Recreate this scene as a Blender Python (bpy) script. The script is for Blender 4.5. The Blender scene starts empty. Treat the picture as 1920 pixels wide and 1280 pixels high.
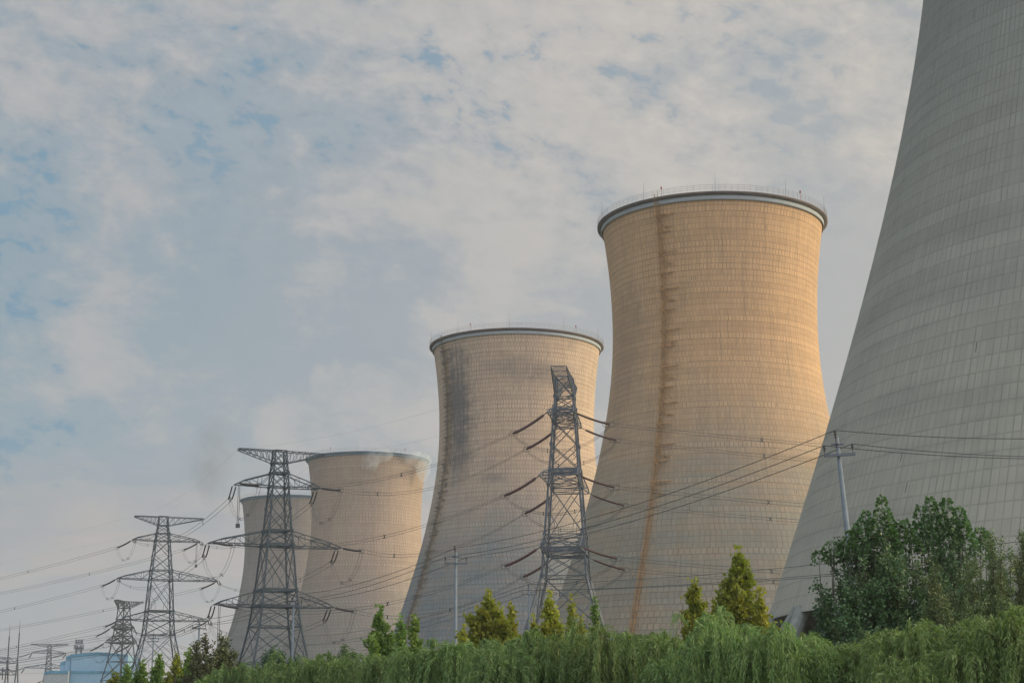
import bpy, math, random
import numpy as np
from mathutils import Vector, Matrix, Quaternion

# ------------------------------------------------------------------ camera, sky, sun, exposure
SC = bpy.context.scene
COL = SC.collection
F, TH, EYE = 3233.0, 0.2253, 1.7          # focal length in photo pixels, pitch, eye height
cam_d = bpy.data.cameras.new("camera")
cam = bpy.data.objects.new("camera", cam_d)
COL.objects.link(cam)
cam.location = (0, 0, EYE)
cam.rotation_euler = (math.radians(90) + TH, 0, 0)
cam_d.sensor_width = 36.0
cam_d.lens = F / 1920 * 36.0
cam_d.clip_start = 0.1
cam_d.clip_end = 20000
SC.camera = cam
SUN_AZ, SUN_EL = math.radians(78), math.radians(11)      # azimuth from +Y towards +X
SC.view_settings.view_transform = 'Standard'
SC.view_settings.look = 'None'
SC.view_settings.gamma = 1
SC.view_settings.exposure = 0.5
SC.view_settings.use_curve_mapping = False
SC.cycles.max_bounces = 6
SC.cycles.diffuse_bounces = 3
SC.cycles.transmission_bounces = 3
SC.cycles.transparent_max_bounces = 6
SC.cycles.volume_bounces = 1


class NT:
    """small node tree writer"""
    def __init__(s, tree):
        s.t = tree; s.n = tree.nodes; s.l = tree.links
        s.n.clear()
    def node(s, kind, **kw):
        n = s.n.new(kind)
        ins = kw.pop('ins', {})
        for k, v in kw.items(): setattr(n, k, v)
        for k, v in ins.items():
            if hasattr(v, 'is_output') or isinstance(v, bpy.types.NodeSocket): s.l.new(v, n.inputs[k])
            else: n.inputs[k].default_value = v
        return n
    def math(s, op, a, b=0.0, c=0.0, clamp=False):
        n = s.node('ShaderNodeMath', operation=op, use_clamp=clamp)
        for i, v in enumerate((a, b, c)):
            if isinstance(v, bpy.types.NodeSocket): s.l.new(v, n.inputs[i])
            else: n.inputs[i].default_value = v
        return n.outputs[0]
    def ramp(s, v, lo, hi, a=0.0, b=1.0, smooth=True):
        n = s.node('ShaderNodeMapRange', interpolation_type='SMOOTHSTEP' if smooth else 'LINEAR')
        s.l.new(v, n.inputs[0])
        for i, x in ((1, lo), (2, hi), (3, a), (4, b)): n.inputs[i].default_value = x
        return n.outputs[0]
    def mix(s, f, a, b, blend='MIX'):
        n = s.node('ShaderNodeMix', data_type='RGBA', blend_type=blend)
        for i, v in ((0, f), (6, a), (7, b)):
            if isinstance(v, bpy.types.NodeSocket): s.l.new(v, n.inputs[i])
            elif i == 0: n.inputs[0].default_value = v
            else: n.inputs[i].default_value = (*v, 1) if len(v) == 3 else v
        return n.outputs[2]
    def noise(s, vec, scale, detail=4, rough=0.55, dist=0.0):
        n = s.node('ShaderNodeTexNoise')
        if vec is not None: s.l.new(vec, n.inputs['Vector'])
        n.inputs['Scale'].default_value = scale; n.inputs['Detail'].default_value = detail
        n.inputs['Roughness'].default_value = rough; n.inputs['Distortion'].default_value = dist
        return n.outputs['Fac']
    def comb(s, x, y, z=0.0):
        n = s.node('ShaderNodeCombineXYZ')
        for i, v in enumerate((x, y, z)):
            if isinstance(v, bpy.types.NodeSocket): s.l.new(v, n.inputs[i])
            else: n.inputs[i].default_value = v
        return n.outputs[0]


# world: Nishita sky with a broken layer of altocumulus seen by direction
W = bpy.data.worlds.new("World"); SC.world = W; W.use_nodes = True
w = NT(W.node_tree)
sky = w.node('ShaderNodeTexSky', sky_type='NISHITA', sun_disc=False, sun_elevation=SUN_EL, sun_rotation=SUN_AZ,
             air_density=1.0, dust_density=0.8, ozone_density=1.5)
tc = w.node('ShaderNodeTexCoord')
sep = w.node('ShaderNodeSeparateXYZ', ins={0: tc.outputs['Generated']})
dx, dy, dz = sep.outputs
dome = w.comb(dx, dy, w.math('MULTIPLY', dz, 1.75))
big = w.noise(w.comb(dx, w.math('ADD', dy, 3.3), w.math('MULTIPLY', dz, 1.9)), 4.6, 6, 0.60, 0.25)
mid = w.noise(w.comb(dx, dy, w.math('MULTIPLY', dz, 1.5)), 15.0, 6, 0.60, 0.35)
rip = w.noise(w.comb(w.math('ADD', dx, w.math('MULTIPLY', dz, 0.45)), dy, w.math('MULTIPLY', dz, 1.6)), 62.0, 5, 0.62, 0.25)
band = w.noise(w.comb(dx, dy, w.math('MULTIPLY', dz, 7.0)), 5.0, 5, 0.55, 0.3)
# dot with the sun side, for the warm bright right-hand sky
sunside = w.math('ADD', w.math('MULTIPLY', dx, math.sin(SUN_AZ)), w.math('MULTIPLY', dy, math.cos(SUN_AZ)))
right = w.ramp(sunside, -0.1, 0.62)
high = w.ramp(dz, 0.235, 0.36)
S = 10.0                                                    # colours below are divided by the 0.1 strength
c = lambda r, g, b: (r * S * 0.73, g * S * 0.73, b * S * 0.73)
# thin veil of high cloud: bluish grey away from the sun, warm grey towards it
veil = w.mix(w.ramp(sunside, -0.12, 0.20, smooth=False), w.mix(0.88, sky.outputs[0], c(0.262, 0.352, 0.432)), c(0.372, 0.398, 0.440))
veil = w.mix(w.ramp(sunside, 0.16, 0.44, smooth=False), veil, c(0.515, 0.492, 0.472))
soft = w.ramp(big, 0.36, 0.64)
veil = w.mix(w.math('MULTIPLY', w.math('SUBTRACT', 1.0, soft), 0.30), veil, c(0.270, 0.345, 0.425))
# puffs of cloud on the veil
pf = w.math('ADD', w.math('MULTIPLY', mid, 0.75), w.math('MULTIPLY', big, 0.45))
pf = w.math('ADD', pf, w.math('MULTIPLY', rip, 0.14))
pf = w.math('ADD', pf, w.math('MULTIPLY', high, 0.07))
puff = w.ramp(pf, 0.64, 0.82)
pc = w.mix(w.ramp(sunside, -0.05, 0.40), c(0.440, 0.440, 0.462), c(0.560, 0.532, 0.510))
col = w.mix(w.math('MULTIPLY', puff, 0.80), veil, pc)
# small ripples high up and the blue showing between them
tex = w.math('MULTIPLY', w.ramp(rip, 0.30, 0.70, -0.5, 0.5, False), w.math('ADD', 0.18, w.math('MULTIPLY', high, 0.82)))
col = w.mix(1.0, col, w.comb(*[w.math('ADD', 1.0, w.math('MULTIPLY', tex, k_)) for k_ in (0.16, 0.13, 0.10)]), 'MULTIPLY')
gap = w.math('MULTIPLY', w.ramp(w.math('ADD', w.math('MULTIPLY', rip, 0.6), w.math('MULTIPLY', mid, 0.6)), 0.555, 0.455), w.math('MAXIMUM', high, w.ramp(sunside, 0.02, -0.06)))
col = w.mix(w.math('MULTIPLY', gap, w.math('SUBTRACT', 0.95, w.math('MULTIPLY', right, 1.05), clamp=True)), col, c(0.175, 0.305, 0.430))
hz = w.mix(w.ramp(right, 0.1, 0.9), w.mix(w.ramp(band, 0.42, 0.6), c(0.375, 0.378, 0.415), c(0.475, 0.425, 0.420)), c(0.52, 0.50, 0.475))
col = w.mix(w.math('MULTIPLY', w.ramp(dz, 0.175, 0.10), 0.75), col, hz)
# added fill: unseen sky overhead and behind is boosted, most on the right
side = w.ramp(w.math('SUBTRACT', dx, w.math('MULTIPLY', dy, 0.3)), -0.75, 0.9, 0.25, 1.75, False)
back = w.math('ADD', 1.0, w.math('MULTIPLY', w.math('MULTIPLY', w.ramp(dy, 0.74, 0.15), side), 1.95))
col = w.mix(1.0, col, w.comb(back, w.math('MULTIPLY', back, 0.985), w.math('MULTIPLY', back, 0.95)), 'MULTIPLY')
bg = w.node('ShaderNodeBackground', ins={0: col, 1: 0.1})
out = w.node('ShaderNodeOutputWorld', ins={0: bg.outputs[0]})

sun_d = bpy.data.lights.new("sun", 'SUN')
sun_d.energy = 2.1; sun_d.angle = math.radians(9); sun_d.color = (1.0, 0.85, 0.44)
sun = bpy.data.objects.new("sun", sun_d); COL.objects.link(sun)
sd = Vector((math.sin(SUN_AZ) * math.cos(SUN_EL), math.cos(SUN_AZ) * math.cos(SUN_EL), math.sin(SUN_EL)))
sun.rotation_euler = (-sd).to_track_quat('-Z', 'Y').to_euler()
sun.location = (200, 60, 120)

# ------------------------------------------------------------------ helpers
R_ = math.radians
rng = np.random.default_rng(7)

def ray(x, y):
    up = F * math.sin(TH) + (640 - y) * math.cos(TH)
    fw = F * math.cos(TH) - (640 - y) * math.sin(TH)
    return Vector((x - 960, fw, up))
def at(x, y, D):
    """the point seen at photo pixel (x, y) at horizontal distance D from the viewer"""
    r = ray(x, y); k = D / math.hypot(r.x, r.y)
    return Vector((r.x * k, r.y * k, EYE + r.z * k))
def zat(y, D, x=960): return at(x, y, D).z

def link(o, parent=None):
    COL.objects.link(o)
    if parent is not None: o.parent = parent
    return o
def tag(o, label, cat, group=None, kind=None):
    o['label'] = label; o['category'] = cat
    if group: o['group'] = group
    if kind: o['kind'] = kind
    return o
def empty(name, loc, label, cat, group=None, rz=0):
    o = bpy.data.objects.new(name, None); COL.objects.link(o)
    o.location = loc; o.rotation_euler = (0, 0, rz); o.empty_display_size = 0.5
    return tag(o, label, cat, group)
def mesh(name, V, Fc, mat, parent=None, smooth=False, uv=None):
    me = bpy.data.meshes.new(name)
    V = np.asarray(V, dtype=np.float32); 
    if isinstance(Fc, np.ndarray):
        n, k = Fc.shape
        me.vertices.add(len(V)); me.vertices.foreach_set('co', V.ravel())
        me.loops.add(n * k); me.loops.foreach_set('vertex_index', Fc.astype(np.int32).ravel())
        me.polygons.add(n); me.polygons.foreach_set('loop_start', np.arange(0, n * k, k, dtype=np.int32))
        me.polygons.foreach_set('loop_total', np.full(n, k, dtype=np.int32))
        me.update(calc_edges=True)
    else:
        me.from_pydata([tuple(map(float, v)) for v in V], [], Fc)
    if uv is not None:
        l = me.uv_layers.new(name='UVMap'); l.data.foreach_set('uv', np.asarray(uv, dtype=np.float32).ravel())
    if smooth: me.polygons.foreach_set('use_smooth', np.ones(len(me.polygons), dtype=bool))
    me.materials.append(mat)
    return link(bpy.data.objects.new(name, me), parent)

class MB:
    """collects bars, tubes and boxes and links them as one mesh object"""
    def __init__(s): s.v = []; s.f = []; s.n = 0
    def add(s, V, Fs):
        s.v.append(np.asarray(V, dtype=float)); s.f += [tuple(i + s.n for i in f) for f in Fs]; s.n += len(V)
    def bar(s, a, b, w, h=None):
        a = np.asarray(a, float); b = np.asarray(b, float); d = b - a; L = np.linalg.norm(d)
        if L < 1e-6: return
        d /= L; ref = np.array([0, 0, 1.0]) if abs(d[2]) < 0.95 else np.array([1.0, 0, 0])
        u = np.cross(d, ref); u /= np.linalg.norm(u); v = np.cross(u, d); h = h or w
        o = [(-w/2*u - h/2*v), (w/2*u - h/2*v), (w/2*u + h/2*v), (-w/2*u + h/2*v)]
        s.add([a + k for k in o] + [b + k for k in o], [(0, 1, 5, 4), (1, 2, 6, 5), (2, 3, 7, 6), (3, 0, 4, 7), (3, 2, 1, 0), (4, 5, 6, 7)])
    def tube(s, P, rad, k=6, caps=True):
        P = [np.asarray(p, float) for p in P]; n = len(P)
        rr = rad if hasattr(rad, '__len__') else [rad] * n
        V = []; ref = None
        for i, p in enumerate(P):
            d = P[min(i + 1, n - 1)] - P[max(i - 1, 0)]; d = d / (np.linalg.norm(d) + 1e-12)
            if ref is None: ref = np.array([0, 0, 1.0]) if abs(d[2]) < 0.9 else np.array([1.0, 0, 0])
            u = np.cross(d, ref); u /= np.linalg.norm(u) + 1e-12; v = np.cross(u, d); ref = v
            for j in range(k):
                a = 2 * math.pi * j / k; V.append(p + rr[i] * (math.cos(a) * u + math.sin(a) * v))
        Fs = [(i*k + j, i*k + (j+1) % k, (i+1)*k + (j+1) % k, (i+1)*k + j) for i in range(n-1) for j in range(k)]
        if caps: Fs += [tuple(range(k-1, -1, -1)), tuple((n-1)*k + j for j in range(k))]
        s.add(V, Fs)
    def box(s, c, sz, rz=0):
        c = np.asarray(c, float); x, y, z = [q / 2 for q in sz]; V = []
        for k in range(8):
            a, b, d = (x if k & 1 else -x), (y if k & 2 else -y), (z if k & 4 else -z)
            V.append(c + np.array([a*math.cos(rz) - b*math.sin(rz), a*math.sin(rz) + b*math.cos(rz), d]))
        s.add(V, [(0, 2, 3, 1), (4, 5, 7, 6), (0, 1, 5, 4), (2, 6, 7, 3), (0, 4, 6, 2), (1, 3, 7, 5)])
    def build(s, name, mat, parent=None, smooth=False):
        if not s.n: return None
        return mesh(name, np.concatenate(s.v), s.f, mat, parent, smooth)

# ------------------------------------------------------------------ materials
def new_mat(name):
    m = bpy.data.materials.new(name); m.use_nodes = True
    return m, NT(m.node_tree)
def simple(name, col, rough=0.7, metal=0.0, var=0.15, scale=1.5, col2=None, bump=0.0):
    m, t = new_mat(name)
    g = t.node('ShaderNodeTexCoord')
    n = t.noise(g.outputs['Object'], scale, 5, 0.6)
    a = tuple(x * (1 - var) for x in col); b = col2 or tuple(min(1, x * (1 + var)) for x in col)
    cc = t.mix(t.ramp(n, 0.3, 0.7), a, b)
    p = t.node('ShaderNodeBsdfPrincipled', ins={'Base Color': cc, 'Roughness': rough, 'Metallic': metal})
    if bump:
        bn = t.node('ShaderNodeBump', ins={'Height': n, 'Strength': bump}); t.l.new(bn.outputs[0], p.inputs['Normal'])
    t.node('ShaderNodeOutputMaterial', ins={0: p.outputs[0]})
    return m

def tower_mat(name, up, lo, mid_z, ncol, rows, mort, jw=0.085, dark=0.0, stag=True, seed=0.0, strip=None, patch=None, blotch=0.35, vj=1.0, tv=0.11, hj=0.8, st=0.32, rl=0.62, rt_=0.15):
    """cast panels: u runs round the shell in columns, v is height in lifts"""
    m, t = new_mat(name)
    uvn = t.node('ShaderNodeUVMap', uv_map='UVMap')
    sp = t.node('ShaderNodeSeparateXYZ', ins={0: uvn.outputs[0]}); u, v = sp.outputs[0], sp.outputs[1]
    U = t.math('MULTIPLY', u, ncol); V = t.math('MULTIPLY', v, rows)
    row = t.math('FLOOR', V)
    rn = t.node('ShaderNodeTexWhiteNoise', noise_dimensions='1D', ins={'W': t.math('ADD', row, seed)})
    if stag: U2 = t.math('ADD', U, t.math('MULTIPLY', rn.outputs[0], 1.0))
    else: U2 = t.math('ADD', U, 0.0)
    fu = t.math('FRACT', U2); fv = t.math('FRACT', V)
    cell = t.node('ShaderNodeTexWhiteNoise', noise_dimensions='2D', ins={'Vector': t.comb(t.math('FLOOR', U2), row)})
    # cylinder coordinates that do not jump at the seam
    ang = t.math('MULTIPLY', u, 2 * math.pi)
    cyl = t.comb(t.math('MULTIPLY', t.math('COSINE', ang), 4.0), t.math('MULTIPLY', t.math('SINE', ang), 4.0), t.math('MULTIPLY', v, 9.0))
    cyls = t.comb(t.math('MULTIPLY', t.math('COSINE', ang), 30.0), t.math('MULTIPLY', t.math('SINE', ang), 30.0), t.math('ADD', t.math('MULTIPLY', v, 5.0), seed))
    cylr = t.comb(t.math('MULTIPLY', t.math('COSINE', ang), 2.0), t.math('MULTIPLY', t.math('SINE', ang), 2.0), t.math('ADD', t.math('MULTIPLY', v, 46.0), seed))
    n1 = t.noise(cyl, 0.55, 6, 0.62, 0.4)
    n2 = t.noise(cyls, 1.0, 4, 0.6)
    n3 = t.noise(cylr, 1.0, 3, 0.55)
    fine = t.noise(cyls, 9.0, 4, 0.7)
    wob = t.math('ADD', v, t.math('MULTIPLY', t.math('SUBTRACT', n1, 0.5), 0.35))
    base = t.mix(t.ramp(wob, mid_z - 0.22, mid_z + 0.22), lo, up)  # blends from lo below to up above, edge broken by noise
    base = t.mix(t.math('MULTIPLY', t.ramp(n3, 0.42, 0.68), 0.30), base, tuple(x * 0.72 for x in up))
    base = t.mix(t.math('MULTIPLY', t.ramp(n2, 0.48, 0.75), blotch), base, tuple(x * 0.6 for x in up))
    base = t.mix(t.math('MULTIPLY', t.ramp(n1, 0.52, 0.70), blotch), base, tuple(x * 0.62 for x in lo))
    base = t.mix(t.math('MULTIPLY', t.ramp(fine, 0.35, 0.75), 0.22), base, tuple(x * 0.6 for x in lo))
    tone = t.math('ADD', 0.88, t.math('MULTIPLY', cell.outputs[0], tv))
    tone = t.math('MULTIPLY', tone, t.math('ADD', 0.92, t.math('MULTIPLY', rn.outputs[0], rt_)))
    base = t.mix(1.0, base, t.comb(tone, tone, tone), 'MULTIPLY')
    if patch:                       # a soot patch with its own ragged outline
        for (pu, pv, ru, rv, k) in patch:
            a = t.math('DIVIDE', t.math('SUBTRACT', u, pu), ru); b = t.math('DIVIDE', t.math('SUBTRACT', v, pv), rv)
            d = t.math('SQRT', t.math('ADD', t.math('MULTIPLY', a, a), t.math('MULTIPLY', b, b)))
            d = t.math('ADD', d, t.math('MULTIPLY', t.math('SUBTRACT', n2, 0.5), 1.6))
            d = t.math('ADD', d, t.math('MULTIPLY', t.math('SUBTRACT', n3, 0.5), 1.3))
            d = t.math('ADD', d, t.math('MULTIPLY', t.math('SUBTRACT', fine, 0.5), 1.2))
            d = t.math('ADD', d, t.math('MULTIPLY', t.math('SUBTRACT', cell.outputs[0], 0.5), 0.18))
            base = t.mix(t.math('MULTIPLY', t.ramp(d, 1.35, 0.25), k), base, (0.085, 0.083, 0.09))
    if strip:                       # rust run-off beside the ladder
        su, wd = strip
        d = t.math('SUBTRACT', u, su)
        d = t.math('ADD', d, t.math('MULTIPLY', t.math('SUBTRACT', n2, 0.5), wd * 0.8))
        core = t.ramp(t.math('ABSOLUTE', d), wd, wd * 0.25)
        halo = t.math('MULTIPLY', t.ramp(d, -wd * 0.3, wd * 0.6), t.ramp(d, wd * 4.5, wd * 0.6))
        base = t.mix(t.math('MULTIPLY', core, 0.45), base, (0.34, 0.185, 0.060))
        base = t.mix(t.math('MULTIPLY', halo, 0.20), base, (0.38, 0.21, 0.09))
    # joints: vertical and horizontal, some of them much darker
    jh = t.ramp(fv, 0.0, jw * 1.5, 1.0, 0.0)
    ju = t.math('MULTIPLY', t.math('MAXIMUM', t.ramp(fu, 0.0, jw * 1.6, 1.0, 0.0), t.ramp(fu, 1 - jw * 0.6, 1.0, 0.0, 1.0)), vj)
    ju = t.math('MULTIPLY', ju, t.math('ADD', 0.35, t.math('MULTIPLY', cell.outputs[0], 0.65)))
    rowd = t.ramp(rn.outputs[0], 0.45, 0.95, rl, 1.10)
    j = t.math('MAXIMUM', t.math('MULTIPLY', jh, t.math('MULTIPLY', rowd, hj)), t.math('MULTIPLY', ju, rowd))
    j = t.math('MULTIPLY', j, t.ramp(n2, 0.2, 0.7, 0.35, 1.0))
    base = t.mix(t.math('MULTIPLY', j, mort), base, (0.045, 0.035, 0.03))
    streak = t.noise(t.comb(t.math('MULTIPLY', t.math('COSINE', ang), 55.0), t.math('MULTIPLY', t.math('SINE', ang), 55.0), t.math('MULTIPLY', v, 7.0)), 1.0, 4, 0.6)
    base = t.mix(t.math('MULTIPLY', t.ramp(streak, 0.54, 0.74), st), base, tuple(x * 0.42 for x in lo))
    base = t.mix(t.math('MULTIPLY', t.ramp(streak, 0.44, 0.28), st * 0.45), base, tuple(min(1, x * 1.5) for x in lo))
    # a few dark weep holes
    hole = t.math('MULTIPLY', t.ramp(t.node('ShaderNodeTexWhiteNoise', noise_dimensions='3D', ins={'Vector': t.comb(t.math('FLOOR', U2), row, 4.0)}).outputs[0], 0.992, 0.995),
                  t.math('MULTIPLY', t.math('MULTIPLY', t.ramp(fu, 0.40, 0.46), t.ramp(fu, 0.60, 0.54)), t.ramp(fv, 0.3, 0.45)))
    base = t.mix(t.math('MULTIPLY', hole, 0.75), base, (0.03, 0.028, 0.025))
    p = t.node('ShaderNodeBsdfPrincipled', ins={'Base Color': base, 'Roughness': 0.92})
    hgt = t.math('SUBTRACT', t.math('ADD', t.math('MULTIPLY', fine, 0.3), t.math('MULTIPLY', rn.outputs[0], 0.5)), t.math('MULTIPLY', j, 0.8))
    bn = t.node('ShaderNodeBump', ins={'Height': hgt, 'Strength': 0.5, 'Distance': 0.12}); t.l.new(bn.outputs[0], p.inputs['Normal'])
    t.node('ShaderNodeOutputMaterial', ins={0: p.outputs[0]})
    return m

def leaf_mat(name, c1, c2, c3=None, trans=0.3, rough=0.55):
    m, t = new_mat(name)
    gi = t.node('ShaderNodeNewGeometry'); oi = t.node('ShaderNodeObjectInfo')
    r = gi.outputs['Random Per Island']
    cc = t.mix(r, c1, c2)
    g = t.node('ShaderNodeTexCoord'); n = t.noise(g.outputs['Object'], 0.9, 3, 0.5)
    cc = t.mix(t.math('MULTIPLY', t.ramp(n, 0.4, 0.65), 0.7), cc, c3 or c2)
    tone = t.math('ADD', 0.8, t.math('MULTIPLY', oi.outputs['Random'], 0.4))
    hue = t.node('ShaderNodeTexWhiteNoise', noise_dimensions='1D', ins={'W': t.math('MULTIPLY', oi.outputs['Random'], 91.0)}).outputs[0]
    cc = t.mix(1.0, cc, t.comb(t.math('MULTIPLY', tone, t.math('ADD', 0.93, t.math('MULTIPLY', hue, 0.14))), tone, t.math('MULTIPLY', tone, t.math('SUBTRACT', 1.07, t.math('MULTIPLY', hue, 0.14)))), 'MULTIPLY')
    p = t.node('ShaderNodeBsdfPrincipled', ins={'Base Color': cc, 'Roughness': rough})
    tr = t.node('ShaderNodeBsdfTranslucent', ins={0: cc})
    mx = t.node('ShaderNodeMixShader', ins={0: trans, 1: p.outputs[0], 2: tr.outputs[0]})
    t.node('ShaderNodeOutputMaterial', ins={0: mx.outputs[0]})
    return m

M = {}
M['steel'] = simple('painted_steel', (0.018, 0.034, 0.052), 0.6, 0.0, 0.2)
M['steel_grey'] = simple('galvanised_steel', (0.095, 0.105, 0.130), 0.55, 0.1, 0.2)
M['steel_dark'] = simple('aged_dark_steel', (0.075, 0.09, 0.105), 0.6, 0.0, 0.2)
M['steel_rust'] = simple('rusting_steel', (0.06, 0.048, 0.045), 0.7, 0.0, 0.35, 0.3, col2=(0.05, 0.06, 0.07))
M['rust'] = simple('rusted_iron', (0.36, 0.19, 0.07), 0.85, 0, 0.3, 0.8)
M['insul'] = simple('brown_porcelain', (0.085, 0.020, 0.018), 0.35, 0, 0.15)
M['insul_dark'] = simple('dark_porcelain', (0.030, 0.016, 0.018), 0.35, 0, 0.15)
M['wire'] = simple('aged_conductor', (0.03, 0.032, 0.036), 0.6, 0.0, 0.1)
M['wire_light'] = simple('bright_conductor', (0.16, 0.165, 0.18), 0.5, 0.2, 0.1)
M['concrete_pole'] = simple('spun_concrete', (0.175, 0.20, 0.225), 0.85, 0, 0.12, 3)
M['slab'] = simple('walkway_concrete', (0.115, 0.085, 0.075), 0.9, 0, 0.25, 0.4)
M['band'] = simple('pale_paint', (0.50, 0.53, 0.59), 0.85, 0, 0.25, 0.6, col2=(0.38, 0.39, 0.41))
M['blue_paint'] = simple('faded_blue_paint', (0.11, 0.20, 0.29), 0.85, 0, 0.3, 0.4, col2=(0.17, 0.21, 0.25))
M['rail'] = simple('railing_steel', (0.24, 0.22, 0.21), 0.7, 0, 0.2)
M['red'] = simple('red_lamp_housing', (0.30, 0.03, 0.02), 0.5)
M['leg_conc'] = simple('column_concrete', (0.20, 0.205, 0.19), 0.9, 0, 0.2, 1.0, bump=0.2)
M['bark'] = simple('bark', (0.075, 0.065, 0.055), 0.95, 0, 0.3, 6)
M['inner'] = simple('shell_inside', (0.12, 0.115, 0.11), 0.95)
M['willow'] = leaf_mat('willow_leaf', (0.080, 0.165, 0.040), (0.235, 0.315, 0.090), (0.15, 0.235, 0.065), 0.35)
M['willow_twig'] = simple('willow_twig', (0.12, 0.12, 0.045), 0.8)
M['plane_leaf'] = leaf_mat('young_plane_leaf', (0.21, 0.26, 0.022), (0.33, 0.34, 0.028), (0.26, 0.235, 0.028), 0.45)
M['green_leaf'] = leaf_mat('poplar_leaf_green', (0.11, 0.20, 0.030), (0.18, 0.26, 0.038), (0.10, 0.18, 0.038), 0.4)
M['dark_leaf'] = leaf_mat('dark_poplar_leaf', (0.045, 0.110, 0.040), (0.095, 0.180, 0.060), (0.090, 0.125, 0.042), 0.2)
M['elm_leaf'] = leaf_mat('elm_leaf', (0.060, 0.120, 0.038), (0.130, 0.180, 0.055), (0.100, 0.125, 0.042), 0.2)
M['olive_leaf'] = leaf_mat('olive_leaf', (0.060, 0.085, 0.032), (0.110, 0.130, 0.045), (0.115, 0.100, 0.045), 0.2)

# ------------------------------------------------------------------ ground
def ground():
    m, t = new_mat('meadow')
    g = t.node('ShaderNodeTexCoord')
    n = t.noise(g.outputs['Object'], 0.05, 8, 0.6); n2 = t.noise(g.outputs['Object'], 2.0, 6, 0.7)
    cc = t.mix(t.ramp(n, 0.35, 0.65), (0.045, 0.062, 0.025), (0.10, 0.09, 0.055))
    cc = t.mix(t.math('MULTIPLY', t.ramp(n2, 0.4, 0.7), 0.6), cc, (0.035, 0.06, 0.02))
    p = t.node('ShaderNodeBsdfPrincipled', ins={'Base Color': cc, 'Roughness': 0.95})
    bn = t.node('ShaderNodeBump', ins={'Height': n2, 'Strength': 0.6, 'Distance': 0.2}); t.l.new(bn.outputs[0], p.inputs['Normal'])
    t.node('ShaderNodeOutputMaterial', ins={0: p.outputs[0]})
    N = 60; s = 6000
    xs = np.linspace(-1, 1, N); xs = np.sign(xs) * np.abs(xs) ** 2.2 * s
    X, Y = np.meshgrid(xs, xs + 300)
    Z = 0 * X
    V = np.stack([X, Y, Z], -1).reshape(-1, 3)
    i = np.arange(N * N).reshape(N, N)
    Fc = np.stack([i[:-1, :-1], i[:-1, 1:], i[1:, 1:], i[1:, :-1]], -1).reshape(-1, 4)
    o = mesh('ground', V, Fc, m); o['kind'] = 'structure'
ground()

# ------------------------------------------------------------------ cooling towers
def prof(z, q):
    Rt, zt, cu, cl = q
    cc = cu if z > zt else cl
    return Rt * math.sqrt(1 + ((z - zt) / cc) ** 2)

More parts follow.
